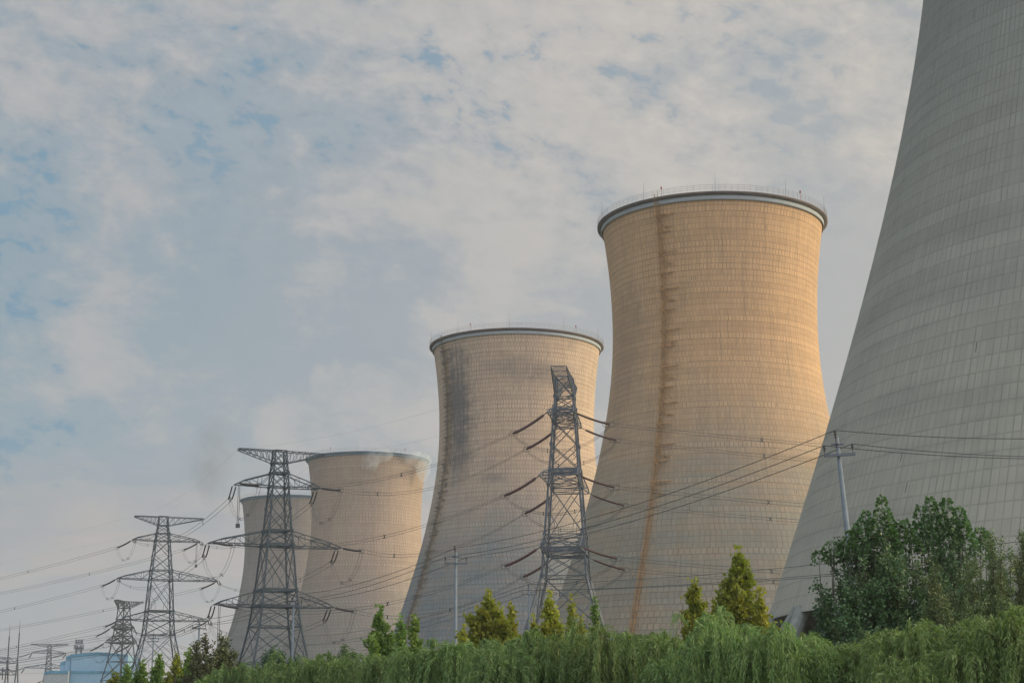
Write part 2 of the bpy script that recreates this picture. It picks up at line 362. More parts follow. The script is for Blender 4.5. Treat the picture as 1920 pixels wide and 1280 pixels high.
def tower(loc, q, z0, z1, mat, label, band='band', gal=0.45, ladder=None, legs=0, leg_r=0.55, base_r=None, slabm='slab'):
    x, y = loc
    root = empty('cooling_tower', (x, y, 0), label, 'cooling tower', 'cooling towers standing in a row')
    n, K = 192, 90
    zs = np.linspace(z0, z1, K + 1)
    V = []; 
    for z in zs:
        r = prof(z - EYE, q)
        for k in range(n): a = 2 * math.pi * k / n; V.append((r * math.cos(a), r * math.sin(a), z))
    Fc = []; uv = []
    for i in range(K):
        for k in range(n):
            k2 = (k + 1) % n
            Fc.append((i*n + k, i*n + k2, (i+1)*n + k2, (i+1)*n + k))
            v0, v1 = (zs[i] - z0) / (z1 - z0), (zs[i+1] - z0) / (z1 - z0)
            uv += [(k/n, v0), ((k+1)/n, v0), ((k+1)/n, v1), (k/n, v1)]
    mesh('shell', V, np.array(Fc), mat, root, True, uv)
    # inner face of the shell, and lips
    Vi = []
    for z in zs[::6].tolist() + [z1]:
        r = prof(z - EYE, q) - 0.9
        for k in range(n): a = 2 * math.pi * k / n; Vi.append((r * math.cos(a), r * math.sin(a), z))
    Ki = len(Vi) // n
    Fi = [(i*n + (k+1) % n, i*n + k, (i+1)*n + k, (i+1)*n + (k+1) % n) for i in range(Ki-1) for k in range(n)]
    b = len(Vi)
    r0 = prof(z0 - EYE, q) - 0.002
    for k in range(n): a = 2 * math.pi * k / n; Vi.append((r0 * math.cos(a), r0 * math.sin(a), z0))
    Fi += [(k, (k+1) % n, b + (k+1) % n, b + k) for k in range(n)]
    mesh('inner_wall', Vi, Fi, M['inner'], root, True)
    def ring(name, prf, m_, nn=192, smooth=False):
        V = []; Kp = len(prf)
        for (r, z) in prf:
            for k in range(nn): a = 2 * math.pi * k / nn; V.append((r * math.cos(a), r * math.sin(a), z))
        Fs = [(i*nn + k, i*nn + (k+1) % nn, ((i+1) % Kp)*nn + (k+1) % nn, ((i+1) % Kp)*nn + k) for i in range(Kp) for k in range(nn)]
        return mesh(name, V, np.array(Fs), m_, root, smooth)
    rt = prof(z1 - EYE, q)
    if gal:
        g = 0.85; bh = 1.12 if band == 'band' else 0.95
        ring('painted_band', [(rt + 0.05, z1 - bh), (rt + 0.16, z1 - bh), (rt + 0.18, z1 - 0.35), (rt + 0.05, z1 - 0.35)], M[band])
        ring('walkway', [(rt - 0.9, z1 - 0.34), (rt + 0.25, z1 - 0.34), (rt + g, z1 - 0.15), (rt + g, z1 + 0.15), (rt - 0.9, z1 + 0.15)], M[slabm])
        rr = rt + g - 0.08
        mb = MB()
        N = 120
        for hh in (0.45, 0.8, 1.15):
            mb.tube([(rr*math.cos(2*math.pi*k/N), rr*math.sin(2*math.pi*k/N), z1 + 0.15 + hh) for k in range(N + 1)], 0.02, 4, False)
        for k in range(N):
            a = 2*math.pi*k/N; mb.bar((rr*math.cos(a), rr*math.sin(a), z1 + 0.15), (rr*math.cos(a), rr*math.sin(a), z1 + 1.32), 0.035)
        mb.build('railing', M['rail'], root)
        for k in range(10):
            a = 2*math.pi*(k + 0.37)/10; mb = MB()
            mb.tube([(rr*math.cos(a), rr*math.sin(a), z1 + 0.1), (rr*math.cos(a), rr*math.sin(a), z1 + 3.2)], [0.05, 0.02], 5)
            mb.build('lightning_rod', M['rail'], root)
            if k % 2 == 0:
                a += 0.17; mb = MB()
                mb.box((rr*math.cos(a), rr*math.sin(a), z1 + 1.6), (0.22, 0.22, 0.42)); mb.bar((rr*math.cos(a), rr*math.sin(a), z1 + 0.2), (rr*math.cos(a), rr*math.sin(a), z1 + 1.5), 0.05)
                mb.build('warning_lamp', M['red'], root)
    if ladder is not None:
        ang, lm, br = ladder
        ca, sa = math.cos(ang), math.sin(ang); T = np.array([-sa, ca, 0]); Nn = np.array([ca, sa, 0])
        mb = MB(); mc = MB()
        P = lambda z, off, t: Nn * (prof(z - EYE, q) + off) + T * t + np.array([0, 0, z])
        zz = np.arange(z0 + 0.5, z1 + 1.3, 1.0)
        for i in range(len(zz) - 1):
            for t_ in (-0.28, 0.28): mb.bar(P(zz[i], 0.35, t_), P(zz[i+1], 0.35, t_), 0.09)
            for h in (0, 0.33, 0.66): mb.bar(P(zz[i] + h, 0.35, -0.28), P(zz[i] + h, 0.35, 0.28), 0.04)
            hoop = [P(zz[i], 0.35 + 0.75*math.sin(q_), 0.38*math.cos(q_)) for q_ in np.linspace(0, math.pi, 7)]
            mc.tube(hoop, 0.03, 4, False)
            if i % 2 == 0: mb.bar(P(zz[i], -0.1, 0.28), P(zz[i], 0.4, 0.28), 0.08); mb.bar(P(zz[i], -0.1, -0.28), P(zz[i], 0.4, -0.28), 0.08)
        for t_ in (-0.38, 0, 0.38):
            for i in range(len(zz) - 1):
                o_ = 1.1 if t_ == 0 else 0.5
                mc.bar(P(zz[i], o_, t_), P(zz[i+1], o_, t_), 0.04)
        lad = mb.build('ladder', lm, root); mc.build('safety_cage', lm, lad)
        # rest platforms and stay rods sticking out to one side
        z = z1 - 3.0; i = 0
        while z > br:
            mb = MB()
            L = 3.4 if i % 2 == 0 else 2.4
            s_ = -1 if T[0] * 1 < 0 else 1
            mb.bar(P(z, 0.3, -0.7 * s_), P(z, 0.5, L * s_), 0.13)
            mb.bar(P(z, 1.0, -0.5 * s_), P(z + 0.2, 0.05, L * 0.8 * s_), 0.09)
            mb.bar(P(z, 1.1, 0.2 * s_), P(z - 2.0, 0.1, 1.9 * s_), 0.10)
            mb.bar(P(z, 0.1, 1.2 * s_), P(z, 1.2, 1.2 * s_), 0.09)
            if i % 2 == 0:
                mb.bar(P(z - 1.9, 0.1, 1.1 * s_), P(z - 2.1, 0.2, 2.4 * s_), 0.12)
                mb.bar(P(z, 1.1, 0.1 * s_), P(z - 2.3, 0.1, 1.2 * s_), 0.09)
            mb.build('ladder_bracket', lm, lad)
            z -= 3.1 + (0.5 if i % 3 else -0.3); i += 1
    if legs:
        rb = prof(z0 - EYE, q) - 0.45; rg = (base_r or rb + 3.0)
        ring('footing_ring', [(rg - 1.5, -0.4), (rg + 1.5, -0.4), (rg + 1.5, 0.5), (rg - 1.5, 0.5)], M['leg_conc'], 96)
        proto = None
        for k in range(legs):
            for s_ in (-1, 1):
                mb = None
                a0 = 2*math.pi*(k + 0.5)/legs; a1 = a0 + s_ * math.pi/legs * 0.92; a0 += s_ * 0.006
                mb = MB(); mb.tube([(rg*math.cos(a0), rg*math.sin(a0), 0.2), (rb*math.cos(a1), rb*math.sin(a1), z0 + 0.25)], leg_r, 12)
                mb.build('leg', M['leg_conc'], root, False)
    return root

Q = (18.16, 70.35, 44.6, 39.81)
Z1 = 91.7
def view_az(loc): return math.atan2(loc[1], loc[0])          # polar angle of the tower seen from the viewer
TP = {1: (36.17, 299.82), 2: (1.09, 399.83), 3: (-48.43, 572.2), 4: (-86.04, 674.5)}
def lad_ang(loc, s):
    """polar angle on the tower of a meridian seen at fraction s of the radius from the axis"""
    face = math.atan2(-loc[1], -loc[0]); return face - math.asin(s) * -1
def u_of(a): return (a / (2 * math.pi)) % 1.0
L1 = math.atan2(-TP[1][1], -TP[1][0]) - math.asin(0.46)
L2 = math.atan2(-TP[2][1], -TP[2][0]) - math.asin(0.865)
tan, grey = (0.36, 0.255, 0.175), (0.33, 0.30, 0.265)
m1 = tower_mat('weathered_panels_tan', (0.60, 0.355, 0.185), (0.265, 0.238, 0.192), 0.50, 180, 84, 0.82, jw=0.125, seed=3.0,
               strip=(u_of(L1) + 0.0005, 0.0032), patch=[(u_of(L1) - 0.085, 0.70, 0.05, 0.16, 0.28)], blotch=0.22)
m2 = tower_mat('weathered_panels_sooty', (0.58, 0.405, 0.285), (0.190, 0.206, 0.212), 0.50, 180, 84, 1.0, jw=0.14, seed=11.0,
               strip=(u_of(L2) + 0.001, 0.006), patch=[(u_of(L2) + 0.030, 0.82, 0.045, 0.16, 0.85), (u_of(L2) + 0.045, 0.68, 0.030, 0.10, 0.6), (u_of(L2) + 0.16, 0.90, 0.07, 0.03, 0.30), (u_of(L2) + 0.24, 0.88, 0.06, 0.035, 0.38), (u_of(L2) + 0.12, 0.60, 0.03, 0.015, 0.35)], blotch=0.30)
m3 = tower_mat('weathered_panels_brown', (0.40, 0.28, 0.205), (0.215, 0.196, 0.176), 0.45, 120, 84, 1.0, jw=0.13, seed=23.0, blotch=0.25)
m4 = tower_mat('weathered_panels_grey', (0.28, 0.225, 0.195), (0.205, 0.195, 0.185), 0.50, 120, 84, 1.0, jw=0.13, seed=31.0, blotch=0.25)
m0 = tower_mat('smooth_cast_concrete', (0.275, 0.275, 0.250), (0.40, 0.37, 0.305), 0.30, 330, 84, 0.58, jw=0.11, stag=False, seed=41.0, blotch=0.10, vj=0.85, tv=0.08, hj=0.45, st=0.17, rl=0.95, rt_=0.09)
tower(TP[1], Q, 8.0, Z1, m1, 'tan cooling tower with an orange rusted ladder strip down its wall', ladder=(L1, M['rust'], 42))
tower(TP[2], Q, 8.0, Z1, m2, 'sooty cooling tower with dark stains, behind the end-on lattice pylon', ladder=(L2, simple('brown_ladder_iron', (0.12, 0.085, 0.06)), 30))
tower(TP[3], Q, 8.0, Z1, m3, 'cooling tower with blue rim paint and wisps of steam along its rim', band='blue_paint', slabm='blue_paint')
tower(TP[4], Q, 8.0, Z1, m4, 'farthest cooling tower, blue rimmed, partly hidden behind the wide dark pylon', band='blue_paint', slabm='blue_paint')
Q0 = (20.95, 87.65, 49.35, 49.35)
A0, D0 = 0.392, 160.0
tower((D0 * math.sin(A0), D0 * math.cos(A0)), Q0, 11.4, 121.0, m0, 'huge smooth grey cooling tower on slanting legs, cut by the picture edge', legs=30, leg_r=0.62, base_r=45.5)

# ------------------------------------------------------------------ lattice pylons
def lerp(a, b, t): return a + (b - a) * t
class Pylon:
    def __init__(s, base, rz, lv, arms, top, legw, brw, mat, label, ins_mat, group='lattice pylons carrying the high voltage lines', tipw=2.0, detail=True, strings=True):
        """lv: (z, half width) of the body, foot to head; arms: (z bottom, z top, left, right);
        local -x is the left arm"""
        s.root = empty('lattice_pylon', (base[0], base[1], 0), label, 'pylon', group, rz)
        s.M = Matrix.Translation((base[0], base[1], 0)) @ Matrix.Rotation(rz, 4, 'Z')
        s.tips = {}; s.ins_mat = ins_mat; s.legw = legw
        lv = sorted(lv)
        def hw(z):
            for (a, wa), (b, wb) in zip(lv, lv[1:]):
                if a <= z <= b: return lerp(wa, wb, (z - a) / (b - a))
            return lv[-1][1]
        C = [(-1, -1), (1, -1), (1, 1), (-1, 1)]
        pt = lambda k, z: np.array([C[k][0] * hw(z), C[k][1] * hw(z), z])
        for k in range(4):
            mb = MB()
            for (a, _), (b, _) in zip(lv, lv[1:]): mb.bar(pt(k, a), pt(k, b), lerp(legw, legw * 0.7, a / lv[-1][0]))
            mb.build('leg', mat, s.root)
        mb = MB()
        marks = sorted({round(z, 3) for z, _ in lv} | {round(z, 3) for a in arms for z in a[:2]})
        zz = []
        for a, b in zip(marks, marks[1:]):
            h = 2 * hw((a + b) / 2) * 1.05; n = max(1, int(round((b - a) / h)))
            zz += [lerp(a, b, i / n) for i in range(n)]
        zz.append(marks[-1])
        for i, (a, b) in enumerate(zip(zz, zz[1:])):
            for k in range(4):
                k2 = (k + 1) % 4
                mb.bar(pt(k, a), pt(k2, b), brw); mb.bar(pt(k2, a), pt(k, b), brw)
                if any(abs(b - m_) < 0.01 for m_ in marks): mb.bar(pt(k, b), pt(k2, b), brw * 1.1)
                if detail and hw(a) > 1.4:
                    c_ = (pt(k, a) + pt(k2, a) + pt(k, b) + pt(k2, b)) / 4
                    for kk in (k, k2):
                        q1 = lerp(pt(kk, a), pt(kk, b), 0.5)
                        mb.bar(lerp(pt(kk, a), c_, 0.5), q1, brw * 0.6); mb.bar(lerp(pt(kk, b), c_, 0.5), q1, brw * 0.6)
                    if hw(a) > 2.2:
                        mb.bar(lerp(pt(k, a), c_, 0.5), lerp(pt(k, a), pt(k2, a), 0.27), brw * 0.55); mb.bar(lerp(pt(k2, a), c_, 0.5), lerp(pt(k, a), pt(k2, a), 0.73), brw * 0.55)
            for k in range(4):                          # gusset plates
                p_ = pt(k, a); mb.box(p_, (legw * 1.45, legw * 1.45, legw * 1.5))
        for m_ in marks[1:]:
            if hw(m_) > 0.5: mb.bar(pt(0, m_), pt(2, m_), brw * 0.8); mb.bar(pt(1, m_), pt(3, m_), brw * 0.8)
        mb.build('bracing', mat, s.root)
        # cross arms: two bottom chords, two upper chords, a narrow end
        for j, (zb, zt, Ll, Lr) in enumerate(arms):
            for sd_, L in ((-1, Ll), (1, Lr)):
                mb = MB(); w0, w1 = hw(zb), hw(zt)
                tw_ = tipw[j] if isinstance(tipw, tuple) else tipw
                tb = [np.array([sd_ * L, t_ * tw_ / 2, zb + 0.12]) for t_ in (-1, 1)]
                rb = [np.array([sd_ * w0, t_ * w0, zb]) for t_ in (-1, 1)]
                ru = [np.array([sd_ * w1, t_ * w1, zt]) for t_ in (-1, 1)]
                hp = [lerp(rb[i], tb[i], 0.80) + np.array([0, 0, 0.15 * (zt - zb) + 0.28]) for i in (0, 1)]
                cw = brw * 1.25; n = max(3, int((L - w0) / 1.9))
                for i in (0, 1):
                    mb.bar(rb[i], tb[i], cw); mb.bar(ru[i], hp[i], cw); mb.bar(hp[i], tb[i], cw)
                    prev = None
                    for t_ in range(n + 1):
                        f = t_ / n * 0.8 / 0.8
                        b_ = lerp(rb[i], tb[i], f)
                        u_ = lerp(ru[i], hp[i], f / 0.8) if f <= 0.8 else lerp(hp[i], tb[i], (f - 0.8) / 0.2)
                        if 0 < t_ < n: mb.bar(b_, u_, brw * 0.6)
                        if prev is not None: mb.bar(prev[1] if t_ % 2 else prev[0], b_ if t_ % 2 else u_, brw * 0.7)
                        prev = (b_, u_)
                mb.bar(tb[0], tb[1], cw); mb.bar(hp[0], hp[1], brw)
                for t_ in range(n):
                    f, g_ = t_ / n, (t_ + 1) / n
                    a_, b_ = lerp(rb[0], tb[0], f), lerp(rb[1], tb[1], f); c_, d_ = lerp(rb[0], tb[0], g_), lerp(rb[1], tb[1], g_)
                    mb.bar(a_, d_, brw * 0.55) if t_ % 2 else mb.bar(b_, c_, brw * 0.55); mb.bar(c_, d_, brw * 0.6)
                    if g_ <= 0.8: mb.bar(lerp(ru[0], hp[0], g_ / 0.8), lerp(ru[1], hp[1], g_ / 0.8), brw * 0.5)
                mb.build('cross_arm', mat, s.root)
                s.tips[(j, sd_)] = (tb[0], tb[1])
        zb, zt, Ll, Lr, tw, lift = top                      # earth wire arms: the top chord is level, the lower one rises
        for sd_, L in ((-1, Ll), (1, Lr)):
            mb = MB(); w0, w1 = hw(zb), hw(zt)
            tb = [np.array([sd_ * L, t_ * tw / 2, zt + lift]) for t_ in (-1, 1)]
            rb = [np.array([sd_ * w0, t_ * w0, zb]) for t_ in (-1, 1)]; ru = [np.array([sd_ * w1, t_ * w1, zt]) for t_ in (-1, 1)]
            n = 6
            for i in (0, 1):
                mb.bar(rb[i], tb[i] - np.array([0, 0, 0.2]), brw * 1.1); mb.bar(ru[i], tb[i], brw * 1.1)
                for t_ in range(n):
                    f, g_ = t_ / n, (t_ + 1) / n
                    tt = tb[i] - np.array([0, 0, 0.2])
                    mb.bar(lerp(rb[i], tt, f), lerp(ru[i], tb[i], g_), brw * 0.6); mb.bar(lerp(rb[i], tt, g_), lerp(ru[i], tb[i], g_), brw * 0.5)
            mb.bar(tb[0], tb[1], brw)
            for t_ in range(n):
                f, g_ = t_ / n, (t_ + 1) / n
                mb.bar(lerp(ru[0], tb[0], f), lerp(ru[1], tb[1], g_), brw * 0.5); mb.bar(lerp(ru[0], tb[0], g_), lerp(ru[1], tb[1], g_), brw * 0.5)
                mb.bar(lerp(rb[0], tb[0], g_), lerp(rb[1], tb[1], g_), brw * 0.5)
            mb.build('earth_wire_arm', mat, s.root)
            s.tips[('e', sd_)] = (tb[0], tb[1])
        s.ends = {}
    def world(s, p): return s.M @ Vector(p)
    def strings(s, key, target, side, L=6.0, drop=1.4, rad=0.14, twin=0.0):
        """a tension string from the arm tip towards TARGET (world); side 0/1 picks the arm's tip corner; returns the world end"""
        inv = s.M.inverted(); a = Vector(s.tips[key][side]); tg = inv @ Vector(target)
        d = (tg - a); d.z = 0; d.normalize(); perp = Vector((-d.y, d.x, 0))
        e = a + d * math.sqrt(L * L - drop * drop); e.z -= drop
        offs = [-twin / 2, twin / 2] if twin else [0]
        st = None
        for o_ in offs:
            mb = MB(); mh = MB(); n = 26; P = []; rr = []
            for i in range(n + 1):
                f = i / n; p = a.lerp(e, f); p.z -= 0.0; p = Vector(p)
                p.z = a.z - drop * (1.45 * f - 0.45 * f * f)
                p += perp * o_ * min(1, 9 * f + 0.1, 9 * (1 - f) + 0.4)
                P.append(np.array(p))
            h0 = 3
            mh.tube(P[:h0 + 1], rad * 0.3, 5); my = MB(); my.tube(P[-2:], rad * 0.5, 5)
            Q_ = P[h0:-1]; pts = []; r_ = []
            for i in range(len(Q_) - 1):
                for f in (0, 0.25, 0.5, 0.75):
                    pts.append(lerp(Q_[i], Q_[i + 1], f)); r_.append(rad * (1.0 if f in (0, 0.5) else 0.72))
            mb.tube(pts, r_, 8)
            st = mb.build('insulator_string', s.ins_mat, s.root)
            mh.build('fitting', M['wire'], st); my.build('yoke', M['wire'], st)
        mg = MB()                                          # grading rings at the live end
        for k_, q_ in ((-0.42, 0.34), (0.42, 0.34)):
            c_ = e + perp * 0.0 - d * 0.2; R = q_
            pts = [np.array(c_ + d * (k_ * 0.9 + R * math.cos(t_) * 1.25) + Vector((0, 0, R * math.sin(t_)))) for t_ in np.linspace(0, 2 * math.pi, 13)]
            mg.tube(pts, 0.03, 4, False)
        mg.build('grading_ring', M['wire_light'] if rad < 0 else M['wire'], st)
        s.ends[(key, side)] = e
        return s.world(e)
    def jumper(s, key, sag=3.2):
        a, b = s.ends.get((key, 0)), s.ends.get((key, 1))
        if a is None or b is None: return
        mb = MB()
        for o_ in (-0.22, 0.22):
            for dz_ in (0.0, 0.25):
                pts = []
                for f in np.linspace(0, 1, 17):
                    p = a.lerp(b, f); p = Vector((p.x, p.y, p.z)); p.z -= sag * (1 - (2 * f - 1) ** 2) ** 0.8 + dz_; p.x += o_
                    pts.append(np.array(p))
                mb.tube(pts, 0.013, 4, False)
        j = mb.build('jumper_cable', M['wire'], s.root)
        for f in (0.36, 0.64):
            p = a.lerp(b, f); z = p.z - sag * (1 - (2 * f - 1) ** 2) ** 0.8 - 0.12; mb = MB()
            mb.bar((p.x - 0.28, p.y, z - 0.22), (p.x + 0.28, p.y, z + 0.22), 0.07); mb.bar((p.x - 0.28, p.y, z + 0.22), (p.x + 0.28, p.y, z - 0.22), 0.07)
            mb.build('spacer', M['wire'], j)
    def dropper(s, key, L, frac=0.93):
        """a vertical jumper support with a weight under the arm"""
        a = (Vector(s.tips[key][0]) + Vector(s.tips[key][1])) / 2; x = a.x * frac
        mb = MB()
        for o_ in (-0.12, 0.12): mb.tube([(x + o_, 0, a.z), (x + o_, 0, a.z - L)], 0.045, 5)
        mb.box((x, 0, a.z - L - 0.25), (0.55, 0.4, 0.6))
        mb.build('jumper_support', M['wire'], s.root)

def lvls(D, x, rows, cs):
    """rows of (photo y, full pixel extent) -> (z, half width) at distance D; cs = cos+sin of the body's turn"""
    o = []
    for y, ext in rows:
        z = zat(y, D, x); Zd = D * math.cos(TH) + (z - EYE) * math.sin(TH)
        o.append((z, ext * Zd / F / cs / 2))
    return o

AXA = 1058
DA = 215.0; pA = at(1060, 900, DA); pA = (pA.x, pA.y)
lvA = lvls(DA, AXA, [(708, 33), (745, 37), (775, 43), (885, 60), (1030, 84), (1082, 92), (1180, 150)], 1.11)
z_, h_ = lvA[-1]; z2, h2 = lvA[-2]; lvA.append((0.0, h_ + (h_ - h2) / (z2 - z_) * z_))
rzA = math.atan2(-0.99, -0.13) - math.pi                     # local -x points (-0.13,-0.99): towards the viewer
zA = [zat(774, DA - 6.0), zat(892, DA - 8.5), zat(1026, DA - 7.2)]
A = Pylon(pA, rzA, lvA, [(zA[0], zA[0] + 1.7, 6.0, 5.8), (zA[1], zA[1] + 2.0, 8.5, 8.3), (zA[2], zA[2] + 2.2, 7.2, 7.0)],
          (lvA[1][0], zat(712, DA), 7.4, 6.4, 1.9, 0.2), 0.29, 0.10, M['steel_grey'], 'grey lattice pylon seen end-on, with dark red insulators', M['insul'], tipw=(3.2, 4.6, 4.8))
DB = 262.0; pB = at(523, 900, DB); pB = (pB.x, pB.y)
lvB = lvls(DB, 523, [(845, 28), (868, 31), (886, 36), (913, 40), (994, 56), (1020, 63), (1105, 82), (1135, 90), (1175, 102), (1243, 137)], 1.32)
z_, h_ = lvB[-1]; z2, h2 = lvB[-2]; lvB.append((0.0, h_ + (h_ - h2) / (z2 - z_) * z_))
rzB = math.radians(24)
g = lambda y: zat(y, DB, 523)
B = Pylon(pB, rzB, lvB, [(g(913), g(888), 6.6, 6.2), (g(1024), g(996), 10.3, 9.8), (g(1137), g(1108), 9.1, 8.8)],
          (g(868), g(846), 6.4, 7.1, 1.1, 0.0), 0.26, 0.105, M['steel'], 'wide dark blue-grey lattice pylon in front of the farthest cooling towers', M['insul_dark'], tipw=2.1)
DC = 427.0; pC = at(305, 1000, DC); pC = (pC.x, pC.y)
lvC = lvls(DC, 305, [(968, 20), (985, 22), (1000, 28), (1014, 32), (1069, 45), (1087, 49), (1145, 58), (1163, 61), (1190, 67), (1262, 106)], 1.28)
z_, h_ = lvC[-1]; z2, h2 = lvC[-2]; lvC.append((0.0, h_ + (h_ - h2) / (z2 - z_) * z_))
g = lambda y: zat(y, DC, 305)
C_ = Pylon(pC, math.radians(20), lvC, [(g(1014), g(1000), 7.1, 9.0), (g(1087), g(1069), 10.3, 13.7), (g(1163), g(1146), 9.1, 11.9)],
           (g(985), g(969), 6.9, 9.7, 1.3, 0.0), 0.29, 0.12, M['steel'], 'tall blue-grey lattice pylon between the wide dark pylon and the blue building', M['insul_dark'], tipw=2.4)
DD = 560.0; pD = at(232, 1150, DD); pD = (pD.x, pD.y)
lvD = lvls(DD, 232, [(1127, 15), (1140, 18), (1160, 21), (1180, 26), (1204, 32), (1240, 42), (1275, 58)], 1.2)
z_, h_ = lvD[-1]; z2, h2 = lvD[-2]; lvD.append((0.0, h_ + (h_ - h2) / (z2 - z_) * z_))
g = lambda y: zat(y, DD, 232)
D_ = Pylon(pD, math.radians(56), lvD, [(g(1178), g(1170), 3.8, 3.6), (g(1206), g(1192), 6.0, 5.0)],
           (g(1140), g(1127), 3.4, 7.2, 1.8, 0.3), 0.30, 0.16, M['steel_rust'], 'small brownish lattice pylon in front of the pale blue building', M['insul_dark'], tipw=2.6, detail=False)
DE = 850.0; pE = at(92, 1230, DE); pE = (pE.x, pE.y)
lvE = lvls(DE, 92, [(1207, 7), (1222, 8), (1255, 12), (1275, 18)], 1.2)
z_, h_ = lvE[-1]; lvE.append((0.0, h_ + 2.5))
g = lambda y: zat(y, DE, 92)
E_ = Pylon(pE, math.radians(8), lvE, [(g(1224), g(1218), 8.0, 7.6), (g(1252), g(1244), 11.0, 11.0)],
           (g(1212), g(1207), 8.5, 8.5, 1.0, 0.0), 0.32, 0.2, M['steel_grey'], 'faint distant lattice pylon left of the blue building', M['insul_dark'], tipw=2.0, detail=False)

# ------------------------------------------------------------------ conductors
def sagline(a, b, sag, n=28): return [np.array(a.lerp(b, f) - Vector((0, 0, sag * 4 * f * (1 - f)))) for f in np.linspace(0, 1, n)]
def bundle(a, b, sag, label, group, mat='wire', sep=0.42, rad=0.032, spacers=()):
    mb = MB()
    d = (b - a); d.z = 0; d.normalize(); pr = Vector((-d.y, d.x, 0))
    P = sagline(a, b, sag)
    for o_, h_ in ((0.2, sep / 2), (-0.2, -sep / 2)) if sep else ((0, 0),):
        off = np.array([pr.x * o_, pr.y * o_, h_]) if sep else np.zeros(3)
        mb.tube([p + off for p in P], rad, 5)
    o = mb.build('power_line', M[mat]); tag(o, label, 'power line', group)
    for f in spacers:
        c_ = a.lerp(b, f) - Vector((0, 0, sag * 4 * f * (1 - f))); mb = MB()
        k = 0.27
        for s1, s2 in ((1, 1), (1, -1)): mb.bar(c_ + d * k * s1 * 0.7 + Vector((0, 0, k * s2)), c_ - d * k * s1 * 0.7 - Vector((0, 0, k * s2)), 0.075)
        mb.build('spacer', M['wire'], o)
    return o
def mid(py, key): return py.world((Vector(py.tips[key][0]) + Vector(py.tips[key][1])) / 2)
# which tip corner of each arm faces which neighbour
def corner(py, key, tg):
    c0, c1 = (py.world(py.tips[key][k]) for k in (0, 1))
    return 0 if (c0 - tg).length < (c1 - tg).length else 1
lv_name = ['upper', 'middle', 'lower']
side_name = {-1: 'near', 1: 'far'}
far_right = Vector((165.0, 262.0, 0)); far_left = Vector((-330.0, 640.0, 0))
for j in range(3):
    for sd_ in (-1, 1):
        key = (j, sd_); nm, sn = lv_name[j], side_name[sd_]
        # end-on pylon: towards the right, out behind the huge tower
        tR = Vector((far_right.x + 3 * sd_, far_right.y + 9 * sd_, mid(A, key).z + 2))
        kR = corner(A, key, tR); kL = 1 - kR
        eR = A.strings(key, tR, kR, L=5.0, drop=1.35, rad=0.15)
        bundle(eR, tR, 3.2, f'wire pair from the {nm} {sn} arm of the end-on pylon towards the huge tower', 'wires running from the end-on pylon behind the huge tower', spacers=(0.13, 0.31), rad=0.023)
        kB = corner(B, key, mid(A, key))
        eL = A.strings(key, mid(B, key), kL, L=6.4, drop=1.9, rad=0.19)
        eB = B.strings(key, mid(A, key), kB, L=5.4, drop=0.9, rad=0.17)
        bundle(eB, eL, 2.6, f'wire pair between the {nm} {sn} arms of the end-on and wide dark pylons', 'wires between the end-on pylon and the wide dark pylon', spacers=(0.22, 0.60), rad=0.022)
        A.jumper(key, 2.6)
        kC = corner(C_, key, mid(B, key))
        eB2 = B.strings(key, mid(C_, key), 1 - kB, L=4.4, drop=1.7, rad=0.105, twin=0.55)
        eC = C_.strings(key, mid(B, key), kC, L=4.6, drop=1.2, rad=0.12, twin=0.6)
        bundle(eB2, eC, 3.0, f'wire pair between the {nm} {sn} arms of the wide dark and tall pylons', 'wires between the wide dark pylon and the tall pylon beyond', spacers=(0.2, 0.5, 0.8), rad=0.030)
        B.jumper(key, 3.8)
        tL = Vector((far_left.x + 4 * sd_, far_left.y + 6 * sd_, mid(C_, key).z - 6))
        eC2 = C_.strings(key, tL, 1 - kC, L=6.0, drop=1.4, rad=0.2)
        bundle(eC2, tL, 7.0, f'wire pair from the {nm} {sn} arm of the tall pylon past the blue building', 'wires running from the tall pylon past the blue building', spacers=(0.12, 0.3, 0.5), rad=0.030)
        C_.jumper(key, 3.6)
B.dropper((0, -1), 6.0); B.dropper((2, -1), 6.5); C_.dropper((0, 1), 5.6)
for sd_ in (-1, 1):
    sn = side_name[sd_]
    a, b, c_ = mid(A, ('e', sd_)), mid(B, ('e', sd_)), mid(C_, ('e', sd_))
    bundle(a, b, 1.8, f'thin earth wire between the {sn} head arms of the end-on and wide dark pylons', 'thin earth wires over the pylons', sep=0, rad=0.009, mat='wire_light')
    bundle(b, c_, 2.0, f'thin earth wire between the {sn} head arms of the wide dark and tall pylons', 'thin earth wires over the pylons', sep=0, rad=0.009, mat='wire_light')
    bundle(c_, Vector((far_left.x + 4 * sd_, far_left.y, c_.z - 5)), 5.0, f'thin earth wire from the {sn} head arm of the tall pylon past the blue building', 'thin earth wires over the pylons', sep=0, rad=0.009, mat='wire_light')
